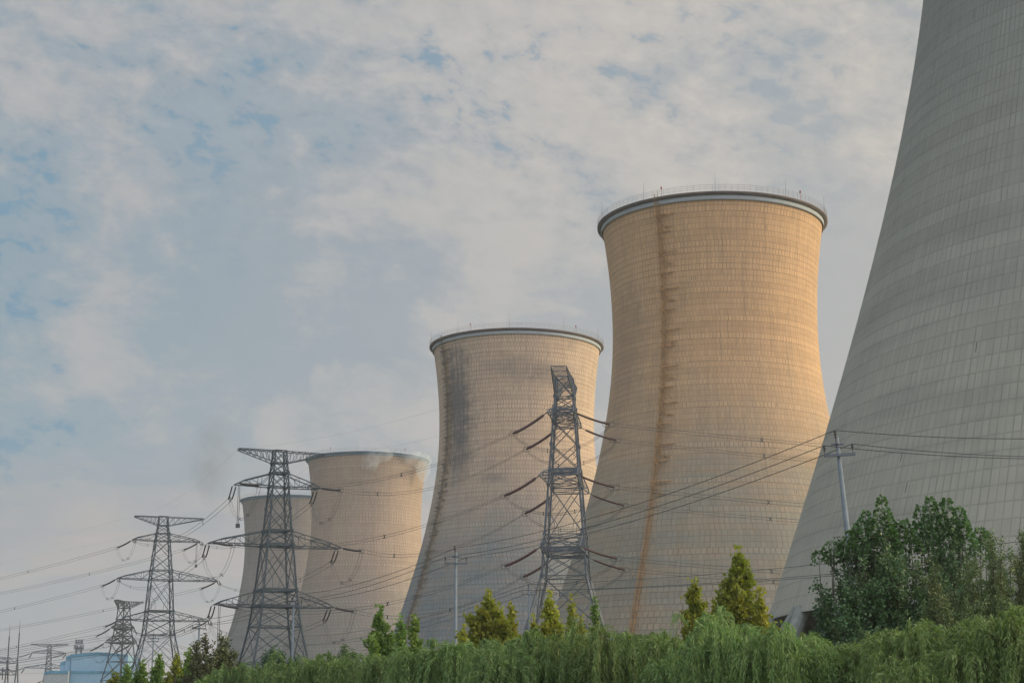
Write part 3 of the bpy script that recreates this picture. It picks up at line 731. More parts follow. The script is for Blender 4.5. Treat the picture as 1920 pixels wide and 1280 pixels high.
for j in range(2):
    for sd_ in (-1, 1):
        key = (j, sd_); sn = side_name[sd_]; nm = ('upper', 'lower')[j]
        tg = Vector((-560 + 10 * sd_, 960, mid(D_, key).z - 4)); k_ = corner(D_, key, tg)
        e = D_.strings(key, tg, k_, L=8.0, drop=2.2, rad=0.24)
        bundle(e, tg, 8.0, f'wire pair from the {nm} {sn} arm of the brownish pylon over the blue building', 'wires running from the brownish pylon', rad=0.05, sep=0.7, spacers=(0.3,))
        e2 = D_.strings(key, mid(C_, (2, sd_)), 1 - k_, L=6.0, drop=1.8, rad=0.2)
        tgE = Vector((-60 + 10 * sd_, 760, mid(D_, key).z - 2))
        bundle(e2, tgE, 6.0, f'wire pair from the {nm} {sn} arm of the brownish pylon behind the tall pylon', 'wires running from the brownish pylon', rad=0.05, sep=0.7)
        D_.jumper(key, 4.0)
        tgF = Vector((-420 + 10 * sd_, 1200, mid(E_, key).z)); kk = corner(E_, key, tgF)
        e3 = E_.strings(key, tgF, kk, L=6.0, drop=2.0, rad=0.25)
        e4 = E_.strings(key, Vector((-520, 700, 20)), 1 - kk, L=6.0, drop=2.0, rad=0.25)
        bundle(e4, Vector((-420 + 10 * sd_, 600, mid(E_, key).z - 1)), 5.0, f'faint wire from the {nm} {sn} arm of the faint distant pylon', 'wires of the faint distant pylon', sep=0, rad=0.05)

# ------------------------------------------------------------------ concrete line poles
def pole(top_px, D, label, armw=1.25, rot=0.0, r0=0.07, r1=0.14, arm_drop=0.62, tilt=0.0):
    p = at(top_px[0], top_px[1], D); H = p.z
    root = empty('line_pole', (p.x, p.y, 0), label, 'utility pole', 'concrete poles of the small power lines', rot)
    base = Vector((p.x - math.sin(-tilt) * H, p.y, 0)); root.location = base; root.rotation_euler = (0, -tilt, rot)
    mb = MB(); mb.tube([(0, 0, 0), (0, 0, H * 0.5), (0, 0, H - 0.02), (0, 0, H)], [r1, (r0 + r1) / 2, r0, r0 * 0.8], 20); mb.build('pole', M['concrete_pole'], root, True)
    za = H - arm_drop
    mb = MB(); mb.box((0, -r0 - 0.05, za), (armw, 0.09, 0.09)); arm = mb.build('cross_arm', M['steel_grey'], root)
    mb = MB(); mb.tube([(-r0*1.25*math.cos(t_), r0*1.25*math.sin(t_), za + 0.0) for t_ in np.linspace(0, math.pi, 9)], 0.018, 5); mb.build('clamp', M['steel_grey'], arm)
    mb = MB(); mb.tube([(r0*1.15*math.cos(t_), r0*1.15*math.sin(t_), H - 0.25) for t_ in np.linspace(0, 2*math.pi, 17)], 0.035, 5, False)
    mb.box((-r0 - 0.09, 0, H - 0.25), (0.12, 0.06, 0.07)); mb.box((r0 + 0.09, 0, H - 0.25), (0.12, 0.06, 0.07)); mb.build('pole_band', M['steel_grey'], root)
    pts = []
    for (x_, z_, y_) in ((-armw/2 + 0.03, za + 0.045, -r0 - 0.05), (armw/2 - 0.06, za + 0.045, -r0 - 0.05), (-0.06, H - 0.2, -r0 - 0.02)):
        mb = MB(); hgt = 0.30 if z_ < H - 0.5 else 0.42
        mb.tube([(x_, y_, z_), (x_, y_, z_ + hgt * 0.4)], 0.014, 6)
        zz = [z_ + hgt*0.4, z_ + hgt*0.45, z_ + hgt*0.5, z_ + hgt*0.6, z_ + hgt*0.65, z_ + hgt*0.75, z_ + hgt*0.8, z_ + hgt*0.9, z_ + hgt]
        mb.tube([(x_, y_, q_) for q_ in zz], [0.02, 0.05, 0.025, 0.025, 0.06, 0.025, 0.025, 0.05, 0.02], 10)
        mb.build('pin_insulator', M['insul_dark'], root)
        pts.append(Matrix.Translation(base) @ Matrix.Rotation(rot, 4, 'Z') @ Matrix.Rotation(-tilt, 4, 'Y') @ Vector((x_, y_, z_ + hgt)))
    return pts
P1 = pole((1568, 818), 58, 'tall concrete pole standing in front of the huge grey tower', rot=R_(4), r0=0.060, r1=0.175, tilt=0.07, armw=1.05)
P2 = pole((855, 1035), 95, 'slim concrete pole in front of the sooty cooling tower', rot=R_(6))
P3 = pole((551, 1120), 131, 'concrete pole in front of the wide dark pylon', rot=R_(6))
P4 = pole((374, 1165), 162, 'concrete pole beside the olive bush, between two pylons', rot=R_(6))
P5 = pole((288, 1192), 205, 'concrete pole standing against the tall blue-grey pylon', rot=R_(6))
Q1 = pole((992, 1100), 142, 'thin concrete pole beside the foot of the end-on pylon', rot=R_(10), armw=1.3)
Q2 = pole((517, 1192), 290, 'small distant pole between the legs of the wide dark pylon', rot=R_(6), armw=3.0, arm_drop=1.6)
def wire(a, b, sag, label, group, r=0.011):
    mb = MB(); mb.tube(sagline(a, b, sag, 20), r, 5); tag(mb.build('service_wire', M['wire']), label, 'wire', group)
which = ['left crossarm wire', 'right crossarm wire', 'topmost wire']
names = ['tall concrete pole to the slim pole', 'slim pole to the pole by the wide dark pylon', 'wide dark pylon pole to the olive bush pole', 'olive bush pole to the tall pylon pole']
for (a, b), nm, sg, rr in zip(((P1, P2), (P2, P3), (P3, P4), (P4, P5)), names, (0.55, 0.5, 0.4, 0.4), (0.013, 0.015, 0.018, 0.02)):
    for i in range(3): wire(a[i], b[i], sg, f'{which[i]}, {nm}', 'small wires along the concrete poles', rr)
for i in range(3):
    e = at(2300, (846, 843, 800)[i], 64 + (0, 1.5, 0)[i])
    wire(P1[i], e, 0.35, f'{which[i]} of the tall pole, running across the huge tower', 'small wires along the concrete poles', 0.013)
for i in range(3):
    e = Vector((45 + (-0.8, 0.8, 0)[i], 50, 10.9 + (0, 0, 1.0)[i]))
    wire(Q1[i], e, 1.2, f'{which[i]} of the thin pole, rising behind the dark poplar', 'small wires of the thin pole', 0.016)
    wire(Q1[i], Q2[i], 1.6, f'{which[i]} of the thin pole back to the small distant pole', 'small wires of the thin pole', 0.02)

# ------------------------------------------------------------------ substation, blue building, mast
def gantry():
    D = 420.0
    o = at(14, 1230, D); root = empty('substation_gantry', (o.x, o.y, 0), 'steel substation gantry with three tall lightning spikes', 'gantry')
    H = at(14, 1233, D).z
    px = D / F
    for i, (x, top, mt) in enumerate(((3, 1183, 1202), (15, 1170, 1192), (26, 1160, 1184))):
        X = (x - 14) * px; y_ = (i - 1) * 3.0
        for s_ in (-1, 1):
            mb = MB(); mb.tube([(X + s_ * 1.1, y_ + s_ * 0.6, 0), (X, y_, H)], 0.17, 8); mb.build('leg', M['steel_grey'], root)
        zt, zm = zat(top, D, x), zat(mt, D, x)
        mb = MB(); mb.tube([(X, y_, H - 1), (X, y_, zm)], 0.13, 8); mb.tube([(X, y_, zm), (X, y_, zt)], [0.06, 0.03], 6); mb.build('lightning_spike', M['steel'], root)
    for (a, b) in ((-3, -1), (0, 2)):
        mb = MB()
        xa, xb = -14 * px - 2.5, (26 - 14) * px
        for yy in (-3.0, 3.0):
            for zz in (H, H - 1.0):
                mb.bar((xa, yy, zz + a * 0.9), (xb, yy, zz + a * 0.9), 0.14)
            n = 8
            for k in range(n):
                x0, x1 = lerp(xa, xb, k / n), lerp(xa, xb, (k + 1) / n)
                mb.bar((x0, yy, H + a * 0.9 - (k % 2)), (x1, yy, H + a * 0.9 - ((k + 1) % 2)), 0.09)
        mb.build('beam', M['steel'], root)
    for k in range(3):
        mb = MB(); X = (5 + 9 * k - 14) * px
        pts = [(X, -3, H - 2.2 - t_ * 0.25) for t_ in range(12)]
        mb.tube(pts, [0.16 if t_ % 2 else 0.08 for t_ in range(12)], 8); mb.build('insulator', M['insul_dark'], root)
gantry()

def cladding_mat():
    m, t = new_mat('ribbed_cladding')
    g = t.node('ShaderNodeTexCoord'); s_ = t.node('ShaderNodeSeparateXYZ', ins={0: g.outputs['Object']})
    rib = t.math('FRACT', t.math('MULTIPLY', s_.outputs[0], 0.45))
    n = t.noise(g.outputs['Object'], 0.12, 5, 0.6)
    cc = t.mix(t.ramp(n, 0.3, 0.7), (0.19, 0.34, 0.48), (0.26, 0.41, 0.54))
    cc = t.mix(t.math('MULTIPLY', t.ramp(rib, 0.0, 0.12, 1.0, 0.0), 0.35), cc, (0.18, 0.26, 0.34))
    p = t.node('ShaderNodeBsdfPrincipled', ins={'Base Color': cc, 'Roughness': 0.6})
    t.node('ShaderNodeOutputMaterial', ins={0: p.outputs[0]}); return m
def building():
    D = 640.0; m = cladding_mat(); blue = simple('blue_cladding', (0.03, 0.19, 0.34), 0.6, 0, 0.3, 0.15, col2=(0.09, 0.29, 0.42))
    grey_ = simple('grey_plinth', (0.34, 0.36, 0.38), 0.8)
    o = at(165, 1260, D); root = empty('industrial_building', (o.x, o.y, 0), 'pale blue industrial hall with darker blue roof bands, behind the brownish pylon', 'building', rz=math.atan2(-o.x, o.y) * 0.4)
    px = D / F * 1.0
    X = lambda x: (x - 165) * px
    Zt = lambda y: zat(y, D, 165)
    def gable(name, x0, x1, ys, dep, y0, mat):
        """a block whose roof line follows ys [(x, y)], with depth dep"""
        pr = [(X(x), Zt(y)) for x, y in ys]
        V = []; n = len(pr)
        for yy in (y0, y0 + dep):
            V += [(X(x0), yy, 0)] + [(a, yy, b) for a, b in pr] + [(X(x1), yy, 0)]
        k = n + 2
        Fs = [tuple(range(k)), tuple(range(2*k-1, k-1, -1))] + [(i+1, i, k + i, k + i + 1) for i in range(k-1)]
        return mesh(name, V, Fs, mat, root)
    gable('main_hall', 134, 234, [(134, 1226), (180, 1221.5), (234, 1226)], 40, 0, m)
    gable('side_hall', 124, 133.9, [(124, 1230), (133.9, 1227)], 30, 1.0, m)
    gable('lower_hall', 114, 123.9, [(114, 1241), (123.9, 1238)], 26, 2.0, m)
    gable('annex', 92, 133.5, [(92, 1261), (99, 1257.5), (133.5, 1257.5)], 20, -4.0, grey_)
    def band(x0, x1, ya, yb, yc, yd, y0):
        V = [(X(x0), y0, Zt(yb)), (X(x1), y0, Zt(yd)), (X(x1), y0, Zt(yc)), (X(x0), y0, Zt(ya))]; V += [(a, b + 0.2, c_) for a, b, c_ in V]
        mesh('blue_band', V, [(0, 1, 2, 3), (7, 6, 5, 4), (0, 4, 5, 1), (1, 5, 6, 2), (2, 6, 7, 3), (3, 7, 4, 0)], blue, root)
    band(134, 180, 1226, 1231, 1221.5, 1227, -0.2); band(180.05, 234, 1221.5, 1227, 1226, 1230, -0.2)
    band(124, 133.8, 1230, 1236, 1227.4, 1233, 0.8); band(114, 123.8, 1241, 1247, 1238.3, 1244, 1.8)
    band(99.1, 133.4, 1257.5, 1263, 1257.5, 1263, -4.2); band(92, 99, 1261, 1265, 1257.6, 1263, -4.2)
    band(134.5, 215, 1257, 1261.5, 1257, 1261.5, -0.22); band(133.0, 134.4, 1226, 1300, 1226, 1300, -0.45); band(222, 223.2, 1225, 1300, 1225, 1300, -0.45)
    for k in range(3):
        mb = MB(); xx = X(152 + k * 24); mb.tube([(xx, 12, Zt(1226)), (xx, 12, Zt(1221))], 0.8, 12); mb.tube([(xx, 12, Zt(1221.2)), (xx, 12, Zt(1220.2))], [1.15, 0.3], 12); mb.build('roof_vent', M['steel_grey'], root)
building()
def mast():
    D = 690.0; o = at(147, 1230, D); root = empty('radio_mast', (o.x, o.y, 0), 'small lattice radio mast with antenna rings above the blue hall', 'mast')
    zt, zr = zat(1197, D, 147), zat(1214, D, 147); mb = MB(); wd = 0.9
    for sx, sy in ((-1, -1), (1, -1), (1, 1), (-1, 1)): mb.bar((sx * 2.4, sy * 2.4, 0), (sx * wd, sy * wd, zt - 3), 0.2)
    z = 0
    while z < zt - 5:
        k0, k1 = lerp(2.4, wd, z / (zt - 3)), lerp(2.4, wd, (z + 3) / (zt - 3))
        for (a, b) in (((-1, -1), (1, -1)), ((1, -1), (1, 1)), ((1, 1), (-1, 1)), ((-1, 1), (-1, -1))):
            mb.bar((a[0]*k0, a[1]*k0, z), (b[0]*k1, b[1]*k1, z + 3), 0.12); mb.bar((b[0]*k0, b[1]*k0, z), (a[0]*k1, a[1]*k1, z + 3), 0.12)
        z += 3
    mb.build('lattice_frame', M['steel_grey'], root)
    for zz, rr in ((zr, 1.8), (zr + 2.0, 1.3)):
        mb = MB()
        mb.tube([(rr*math.cos(t_), rr*math.sin(t_), zz) for t_ in np.linspace(0, 2*math.pi, 17)], 0.12, 5, False)
        for k in range(4): mb.bar((0, 0, zz), (rr*math.cos(k*1.57), rr*math.sin(k*1.57), zz), 0.12)
        mb.build('platform', M['steel_grey'], root)
        for k in range(6):
            a = k * math.pi / 3; mb = MB(); mb.box((rr*math.cos(a), rr*math.sin(a), zz + 0.3), (0.25, 0.25, 1.8), a); mb.build('antenna', M['steel_grey'], root)
    mb = MB(); mb.tube([(0, 0, zt - 4), (0, 0, zt)], 0.09, 5); mb.build('whip', M['steel_grey'], root)
mast()
def shed():
    # blue cabin tops just showing over the willows by the pylon foot
    for (x, y, D, w_, lab) in ((1108, 1197, 150, 1.2, 'small blue cabin roof by the foot of the end-on pylon'), (1166, 1195, 150, 1.6, 'long blue cabin roof showing above the willows')):
        o = at(x, y, D); root = empty('site_cabin', (o.x, o.y, 0), lab, 'cabin', 'blue site cabins')
        mb = MB(); mb.box((0, 0, (o.z - 0.3) / 2), (w_, 2.4, o.z - 0.3)); mb.build('wall', M['band'], root)
        mb = MB(); mb.box((0, 0, o.z - 0.15), (w_ + 0.2, 2.6, 0.3)); mb.build('roof', simple('cabin_blue', (0.07, 0.25, 0.38), 0.6), root)
shed()

# ------------------------------------------------------------------ vegetation
def leaves(C, D, L, Wd, rs, droop=0.0):
    """C centres (n,3), D long axis (n,3), L length, Wd width -> rhombic leaves"""
    n = len(C); D = D / (np.linalg.norm(D, axis=1, keepdims=True) + 1e-9)
    rv = rs.normal(size=(n, 3)); S_ = np.cross(D, rv); S_ /= np.linalg.norm(S_, axis=1, keepdims=True) + 1e-9
    Nn = np.cross(S_, D)
    L = np.broadcast_to(np.asarray(L, float), (n,))[:, None]; Wd = np.broadcast_to(np.asarray(Wd, float), (n,))[:, None]
    a = C; b = C + D * L * 0.45 + S_ * Wd / 2 + Nn * Wd * 0.12; c_ = C + D * L; d = C + D * L * 0.45 - S_ * Wd / 2 + Nn * Wd * 0.12
    V = np.stack([a, b, c_, d], 1).reshape(-1, 3)
    return V, np.arange(4 * n).reshape(n, 4)

def willow_mesh(seed, R=2.2, H=5.0, clusters=190, per=6):
    """weeping crown: bunches of hanging strands, each strand set with narrow leaves"""
    rs = np.random.default_rng(seed)
    Cs, Ds, Ls = [], [], []
    tw = MB()
    lobes = [(rs.uniform(-0.7, 0.7) * R, rs.uniform(-0.7, 0.7) * R, rs.uniform(0.68, 0.97) * H, rs.uniform(0.30, 0.6) * R) for _ in range(11)]
    lobes.append((rs.uniform(-.3, .3) * R, rs.uniform(-.3, .3) * R, H, 0.45 * R))
    for c_ in range(clusters):
        lx, ly, lz, lr = lobes[rs.integers(len(lobes))]
        a = rs.uniform(0, 2 * math.pi); r0 = lr * rs.uniform(0, 0.6); r1 = r0 + rs.uniform(0.12, 0.65)
        ln0 = rs.uniform(1.2, 3.0); rise = rs.uniform(0.03, 0.42); sw = rs.normal(0, 0.16, 3)
        z0 = lz - rs.uniform(0.0, 0.45) - 0.3 * (r0 / lr) ** 2
        for k_ in range(per):
            a_ = a + rs.normal(0, 0.15); ln = ln0 * rs.uniform(0.6, 1.1); n = max(6, int(ln / 0.033))
            t = np.linspace(0, 1, n); dirh = np.array([math.cos(a_), math.sin(a_), 0])
            out_ = (r1 * rs.uniform(0.85, 1.15) - r0) * (1 - np.exp(-t * 4.5))
            P = np.array([lx + r0 * math.cos(a), ly + r0 * math.sin(a), 0])[None] + dirh[None] * out_[:, None] + (sw + rs.normal(0, 0.05, 3))[None] * (t ** 1.5)[:, None]
            P[:, 2] = z0 + rs.normal(0, 0.03) + rise * np.sin(np.minimum(t * 7, math.pi)) - np.maximum(0, t - 0.04) ** 1.12 * ln
            P = P[P[:, 2] > 0.3 * H]
            if len(P) < 6: continue
            T = np.gradient(P, axis=0); T /= np.linalg.norm(T, axis=1, keepdims=True) + 1e-9
            sd_ = rs.normal(0, 1, (len(P), 3)); sd_[:, 2] *= 0.3
            Cs.append(P + rs.normal(0, 0.008, P.shape)); Ds.append(T + sd_ * 0.36)
            Ls.append(rs.uniform(0.08, 0.16, len(P)))
            if k_ == 0: tw.tube(P[::max(1, len(P)//6)], 0.006, 3, False)
    C = np.concatenate(Cs); D = np.concatenate(Ds); L = np.concatenate(Ls)
    zt = np.quantile(C[:, 2], 0.997)
    return leaves(C, D, L, L * 0.19, rs), tw, zt

def trunk_mb(H, r, rs, limbs=6, spread=0.8, zf=0.45):
    mb = MB()
    P = [np.array([0.0, 0, 0])]
    for i in range(1, 7): P.append(np.array([rs.normal(0, 0.03) * i, rs.normal(0, 0.03) * i, H * i / 6]))
    mb.tube(P, [r * (1 - 0.12 * i) for i in range(7)], 8)
    for k in range(limbs):
        f = lerp(zf, 0.95, k / limbs); i = int(f * 6); a = rs.uniform(0, 6.28); b = P[i]
        e = b + np.array([math.cos(a) * spread, math.sin(a) * spread, spread * rs.uniform(0.6, 1.2)])
        mb.tube([b, (b + e) / 2 + np.array([0, 0, -0.05]), e], [r * 0.5, r * 0.32, r * 0.12], 6)
    return mb

WIL = []
for k in range(4):
    (V, Fc), tw, zt = willow_mesh(100 + k, R=1.9 + 0.2 * k, H=4.6); V[:, 2] *= 4.6 / zt
    me_o = mesh('crown', V, Fc, M['willow']); tw_o = tw.build('twigs', M['willow_twig'])
    tr = trunk_mb(3.3, 0.13, np.random.default_rng(k), 7, 0.7, 0.4).build('trunk', M['bark'])
    WIL.append((me_o, tw_o, tr))
protos = list(WIL)
used = [False] * 4
def place_tree(proto_parts, name, loc, s, rz, label, cat, group=None, first=False, szz=None):
    root = empty(name, loc, label, cat, group, rz)
    root.scale = (s[0], s[0], s[1])
    par = None
    for o in proto_parts:
        c_ = o if first else o.copy()
        if not first: COL.objects.link(c_)
        if o.name.startswith('twigs') and par is not None: c_.parent = par
        else: c_.parent = root
        if par is None: par = c_
    return root
willow_tops = [(430, 1262, 52), (505, 1246, 50), (585, 1240, 50), (660, 1232, 46), (735, 1234, 46), (805, 1222, 44), (880, 1208, 42), (955, 1200, 42), (1030, 1184, 40),
               (1110, 1186, 40), (1185, 1192, 42), (1255, 1196, 42), (1325, 1182, 38), (1395, 1162, 36), (1465, 1196, 36), (1540, 1213, 37), (1615, 1214, 38), (1690, 1196, 36), (1765, 1174, 33), (1840, 1158, 32), (1915, 1142, 32), (1985, 1150, 33)]
wil_where = ['at the left end of the row', 'below the left bushes', 'before the wide dark pylon foot', 'left of the bright green young tree', 'below the twin young trees', 'right of the twin young trees',
             'below the slim pole', 'below the broad yellow-green tree', 'below the end-on pylon left foot', 'below the end-on pylon right foot', 'before the rusted ladder strip foot',
             'left of the small yellow-green tree', 'below the small yellow-green tree', 'below the tall pointed yellow-green tree', 'below the huge tower lower lip', 'before the slanting tower legs',
             'below the dark poplar', 'below the gap between dark trees', 'below the second dark poplar', 'below the fine-leaved elm', 'at the right end of the row', 'beyond the right end of the row']
rs = np.random.default_rng(5)
for i, (x, y, D) in enumerate(willow_tops):
    y += (6, -9, 4, -5, 9, -7, 2, -3)[i % 8]
    p = at(x, y, D); k = i % 4; sz = p.z / 4.6
    place_tree(WIL[k], 'willow_tree', (p.x, p.y, 0), (rs.uniform(0.82, 1.0), sz), rs.uniform(0, 6.28), f'weeping willow {wil_where[i]}', 'tree', 'willows in the front row', first=(i < 4))
# a second rank behind, filling between the front crowns
for i in range(len(willow_tops) - 1):
    (xa, ya, Da), (xb, yb, Db) = willow_tops[i], willow_tops[i + 1]
    p = at((xa + xb) / 2, (ya + yb) / 2 + 4, (Da + Db) / 2 + 5); sz = p.z / 4.6
    place_tree(WIL[(i + 2) % 4], 'willow_tree', (p.x, p.y, 0), (rs.uniform(0.85, 1.0), sz), rs.uniform(0, 6.28), 'weeping willow half hidden behind the front row of willows', 'tree', 'willows of the second rank')

def cone_tree(seed, H, R, nb=60, leaf=0.13, z0=0.12, shape='cone', tops=1, dens=1.0):
    """young upright tree: ascending side branches off one stem (or several), leaves set along them"""
    rs = np.random.default_rng(seed); mb = MB(); Cs, Ds = [], []
    stems = [(rs.uniform(-1, 1) * R * 0.5 * (k > 0), rs.uniform(-1, 1) * R * 0.4 * (k > 0), H * (1 if k == 0 else rs.uniform(0.72, 0.93))) for k in range(tops)]
    for (sx, sy, sh) in stems:
        mb.tube([(0, 0, 0), (sx * 0.5, sy * 0.5, sh * 0.3), (sx, sy, sh * 0.65), (sx * 1.05, sy * 1.05, sh)], [0.03 + H * 0.008, 0.02 + H * 0.006, H * 0.004, 0.008], 7)
        for i in range(nb):
            f = z0 + (1 - z0) * (i + rs.uniform()) / nb
            prof_ = (1 - f) ** 0.95 * 1.1 + 0.04 if shape == 'cone' else math.sin(math.pi * min(1, f * 0.9 + 0.12)) ** 0.6 * 0.9 + 0.05
            L = 1.85 * R / tops ** 0.35 * prof_ * rs.uniform(0.55, 1.15); a = rs.uniform(0, 6.28)
            el = rs.uniform(0.3, 0.85)
            b = np.array([sx * min(1, f * 1.4), sy * min(1, f * 1.4), f * sh * 0.97])
            d = np.array([math.cos(a) * math.cos(el), math.sin(a) * math.cos(el), math.sin(el)])
            e = b + d * L + np.array([0, 0, 0.15 * L])
            mb.tube([b, (b + e) / 2 - np.array([0, 0, 0.04 * L]), e], [0.012 + 0.006 * L, 0.01, 0.004], 4, False)
            n = max(8, int(L / leaf * 38 * dens)); t = rs.uniform(0.12, 1.05, n)[:, None]
            P = b + (e - b) * t + rs.normal(0, 0.055 + 0.05 * L, (n, 3))
            Cs.append(P); Ds.append(rs.normal(0, 0.6, (n, 3)) + d * 0.7 + np.array([0, 0, 0.25]))
        # leader
        n = int(110 * dens); t = rs.uniform(0.75, 1.02, n); Cs.append(np.stack([sx + 0 * t, sy + 0 * t, sh * t], 1) + rs.normal(0, 0.06, (n, 3)) * np.array([1, 1, 0.3])); Ds.append(rs.normal(0, 0.5, (n, 3)) + np.array([0, 0, 0.8]))
    C = np.concatenate(Cs); D = np.concatenate(Ds); Ls = rs.uniform(0.55, 1.1, len(C)) * leaf
    return leaves(C, D, Ls, Ls * 0.8, rs), mb
def put(name, px_, py_, D, w_px, seed, mat, label, cat='tree', group=None, **kw):
    p = at(px_, py_, D); R = w_px / 2 * D / F
    (V, Fc), mb = cone_tree(seed, p.z, R, **kw)
    root = empty(name, (p.x, p.y, 0), label, cat, group)
    cr = mesh('crown', V, Fc, mat, root); mb.build('trunk', M['bark'], root)
    return root
G = 'young upright trees behind the willows'
PL, GL = M['plane_leaf'], M['green_leaf']
put('young_tree', 712, 1142, 60, 92, 1, GL, 'bright green pointed young tree, left of the twin young trees', group=G, nb=80, leaf=0.15)
put('young_tree', 752, 1158, 62, 58, 2, GL, 'green young tree, first of the twins in front of the sooty tower ladder', group=G, nb=60, leaf=0.15)
put('young_tree', 778, 1158, 63, 64, 3, GL, 'green young tree, second of the twins in front of the sooty tower', group=G, nb=60, leaf=0.15)
put('young_tree', 700, 1195, 58, 60, 31, GL, 'low green young tree at the foot of the bright pointed one', group=G, nb=50, leaf=0.14)
put('young_tree', 915, 1112, 60, 118, 4, PL, 'broad yellow-green tree right of the slim pole', group=G, nb=80, leaf=0.16, tops=5, shape='oval')
put('young_tree', 958, 1135, 62, 50, 5, PL, 'narrower yellow-green tree touching the broad one', group=G, nb=70, leaf=0.15)
put('young_tree', 868, 1178, 57, 46, 32, PL, 'low yellow-green sapling at the foot of the slim pole', group=G, nb=50, leaf=0.14)
put('young_tree', 1030, 1116, 60, 90, 6, PL, 'yellow-green pointed tree between the legs of the end-on pylon', group=G, nb=90, leaf=0.15)
put('young_tree', 1072, 1122, 61, 40, 7, PL, 'thin yellow-green tree in the middle of the end-on pylon', group=G, nb=70, leaf=0.14)
put('young_tree', 1116, 1124, 59, 26, 8, leaf_mat('lime_leaf', (0.09, 0.20, 0.02), (0.13, 0.23, 0.02)), 'thin lime green column tree at the right leg of the end-on pylon', group=G, nb=70, leaf=0.13)
put('young_tree', 1302, 1088, 58, 125, 9, PL, 'small yellow-green tree left of the tall pointed one', group=G, nb=95, leaf=0.15, tops=2)
put('young_tree', 1384, 1034, 57, 132, 10, PL, 'tall pointed yellow-green tree before the tan tower', group=G, nb=170, leaf=0.16, dens=1.1)
put('young_tree', 1425, 1105, 56, 60, 33, PL, 'low yellow-green tree beside the huge tower lip', group=G, nb=60, leaf=0.15)
put('young_tree', 1338, 1138, 59, 62, 34, PL, 'low yellow-green sapling between the small and the tall pointed trees', group=G, nb=60, leaf=0.14)
put('young_tree', 1000, 1160, 61, 50, 35, PL, 'low yellow-green sapling at the left foot of the end-on pylon', group=G, nb=55, leaf=0.14)
put('young_tree', 1088, 1160, 60, 44, 36, PL, 'low sapling between the thin tree and the lime green column tree', group=G, nb=55, leaf=0.14)
# left low trees
H_ = 'low trees by the tall pylon'
for i, (x, y, D, w_, mt, lab) in enumerate(((238, 1250, 78, 70, GL, 'low green tree at the foot of the brownish pylon'), (268, 1243, 76, 70, GL, 'low green tree at the left leg of the tall pylon'), (300, 1232, 74, 76, GL, 'green tree between the legs of the tall pylon'),
                                     (332, 1230, 72, 72, PL, 'pale green tree at the right leg of the tall pylon'), (355, 1222, 70, 76, GL, 'green tree just left of the olive bush'), (215, 1262, 76, 66, PL, 'lowest yellow-green tree, below the blue hall'))):
    put('low_tree', x, y, D, w_, 40 + i, mt, lab, group=H_, nb=60, leaf=0.15, tops=2)

def bush(seed, H, R, stems, leaf, nleaf, upright=0.6, w_leaf=0.8, z0=0.15, flat=1.0, cluster=0.10, wav=0.055):
    """many-stemmed bush: stems fan out from the foot and branch twice; leaves sit on the twigs"""
    rs = np.random.default_rng(seed); mb = MB(); tips = []
    for i in range(stems):
        a = rs.uniform(0, 6.28); sp = R * math.sqrt(rs.uniform(0.0, 1.0)); hh = H * (1 - 0.42 * (sp / R) ** 2) * rs.uniform(0.82, 1.0)
        e = np.array([math.cos(a) * sp, math.sin(a) * sp * flat, hh]); m_ = np.array([e[0] * 0.45, e[1] * 0.45, hh * 0.45])
        b = np.array([rs.normal(0, 0.15), rs.normal(0, 0.15), 0])
        mb.tube([b, m_, lerp(m_, e, 0.6), e], [0.05, 0.03, 0.018, 0.006], 6)
        for k in range(20):
            f = rs.uniform(0.42, 0.99); s0 = lerp(m_, e, (f - 0.45) / 0.55) if f > 0.45 else lerp(b, m_, f / 0.45)
            a2 = rs.uniform(0, 6.28); L = R * rs.uniform(0.2, 0.5) * (1.15 - f * 0.75); el = rs.uniform(0.1, 1.1) * upright * 1.5
            d = np.array([math.cos(a2) * math.cos(el), math.sin(a2) * math.cos(el), math.sin(el)])
            t_ = s0 + d * L; mb.tube([s0, t_], [0.012, 0.004], 4, False); tips.append((s0, t_))
        tips.append((m_, e))
    ws = np.array([np.linalg.norm(b - a) for a, b in tips]); ws /= ws.sum()
    idx = rs.choice(len(tips), nleaf, p=ws); A_ = np.array([t[0] for t in tips])[idx]; B_ = np.array([t[1] for t in tips])[idx]
    f = rs.uniform(0.15, 1.05, nleaf)[:, None]
    C = A_ + (B_ - A_) * f + rs.normal(0, wav, (nleaf, 3)); C = C[C[:, 2] > max(z0, 0.38 * H)]
    D = rs.normal(0, 0.7, (len(C), 3)) + np.array([0, 0, 0.15])
    Ls = rs.uniform(0.6, 1.3, len(C)) * leaf
    return leaves(C, D, Ls, Ls * w_leaf, rs), mb
def shoots(seed, base_pts, leaf, rs=None):
    """leafy leading shoots above the crown, each with big leaves"""
    rs = np.random.default_rng(seed); Cs = []; Ds = []; mb = MB()
    for (x, y, z0, z1, tilt) in base_pts:
        L = z1 - z0; n = int(L * 230); t = rs.uniform(0, 1, n) 
        w_ = (0.27 * (1 - t) ** 0.7 + 0.03); a = rs.uniform(0, 6.28, n)
        C = np.stack([x + tilt * t * L + w_ * np.cos(a), y + w_ * np.sin(a), z0 + t * L], 1)
        Cs.append(C); Ds.append(np.stack([np.cos(a), np.sin(a), 0.1 * np.ones(n)], 1) + rs.normal(0, 0.4, (n, 3)))
        mb.tube([(x, y, z0 - 1.2), (x + tilt * L, y, z1)], [0.02, 0.005], 5)
    C = np.concatenate(Cs); Ls = rs.uniform(0.7, 1.2, len(C)) * leaf
    return leaves(C, np.concatenate(Ds), Ls, Ls * 0.85, rs), mb
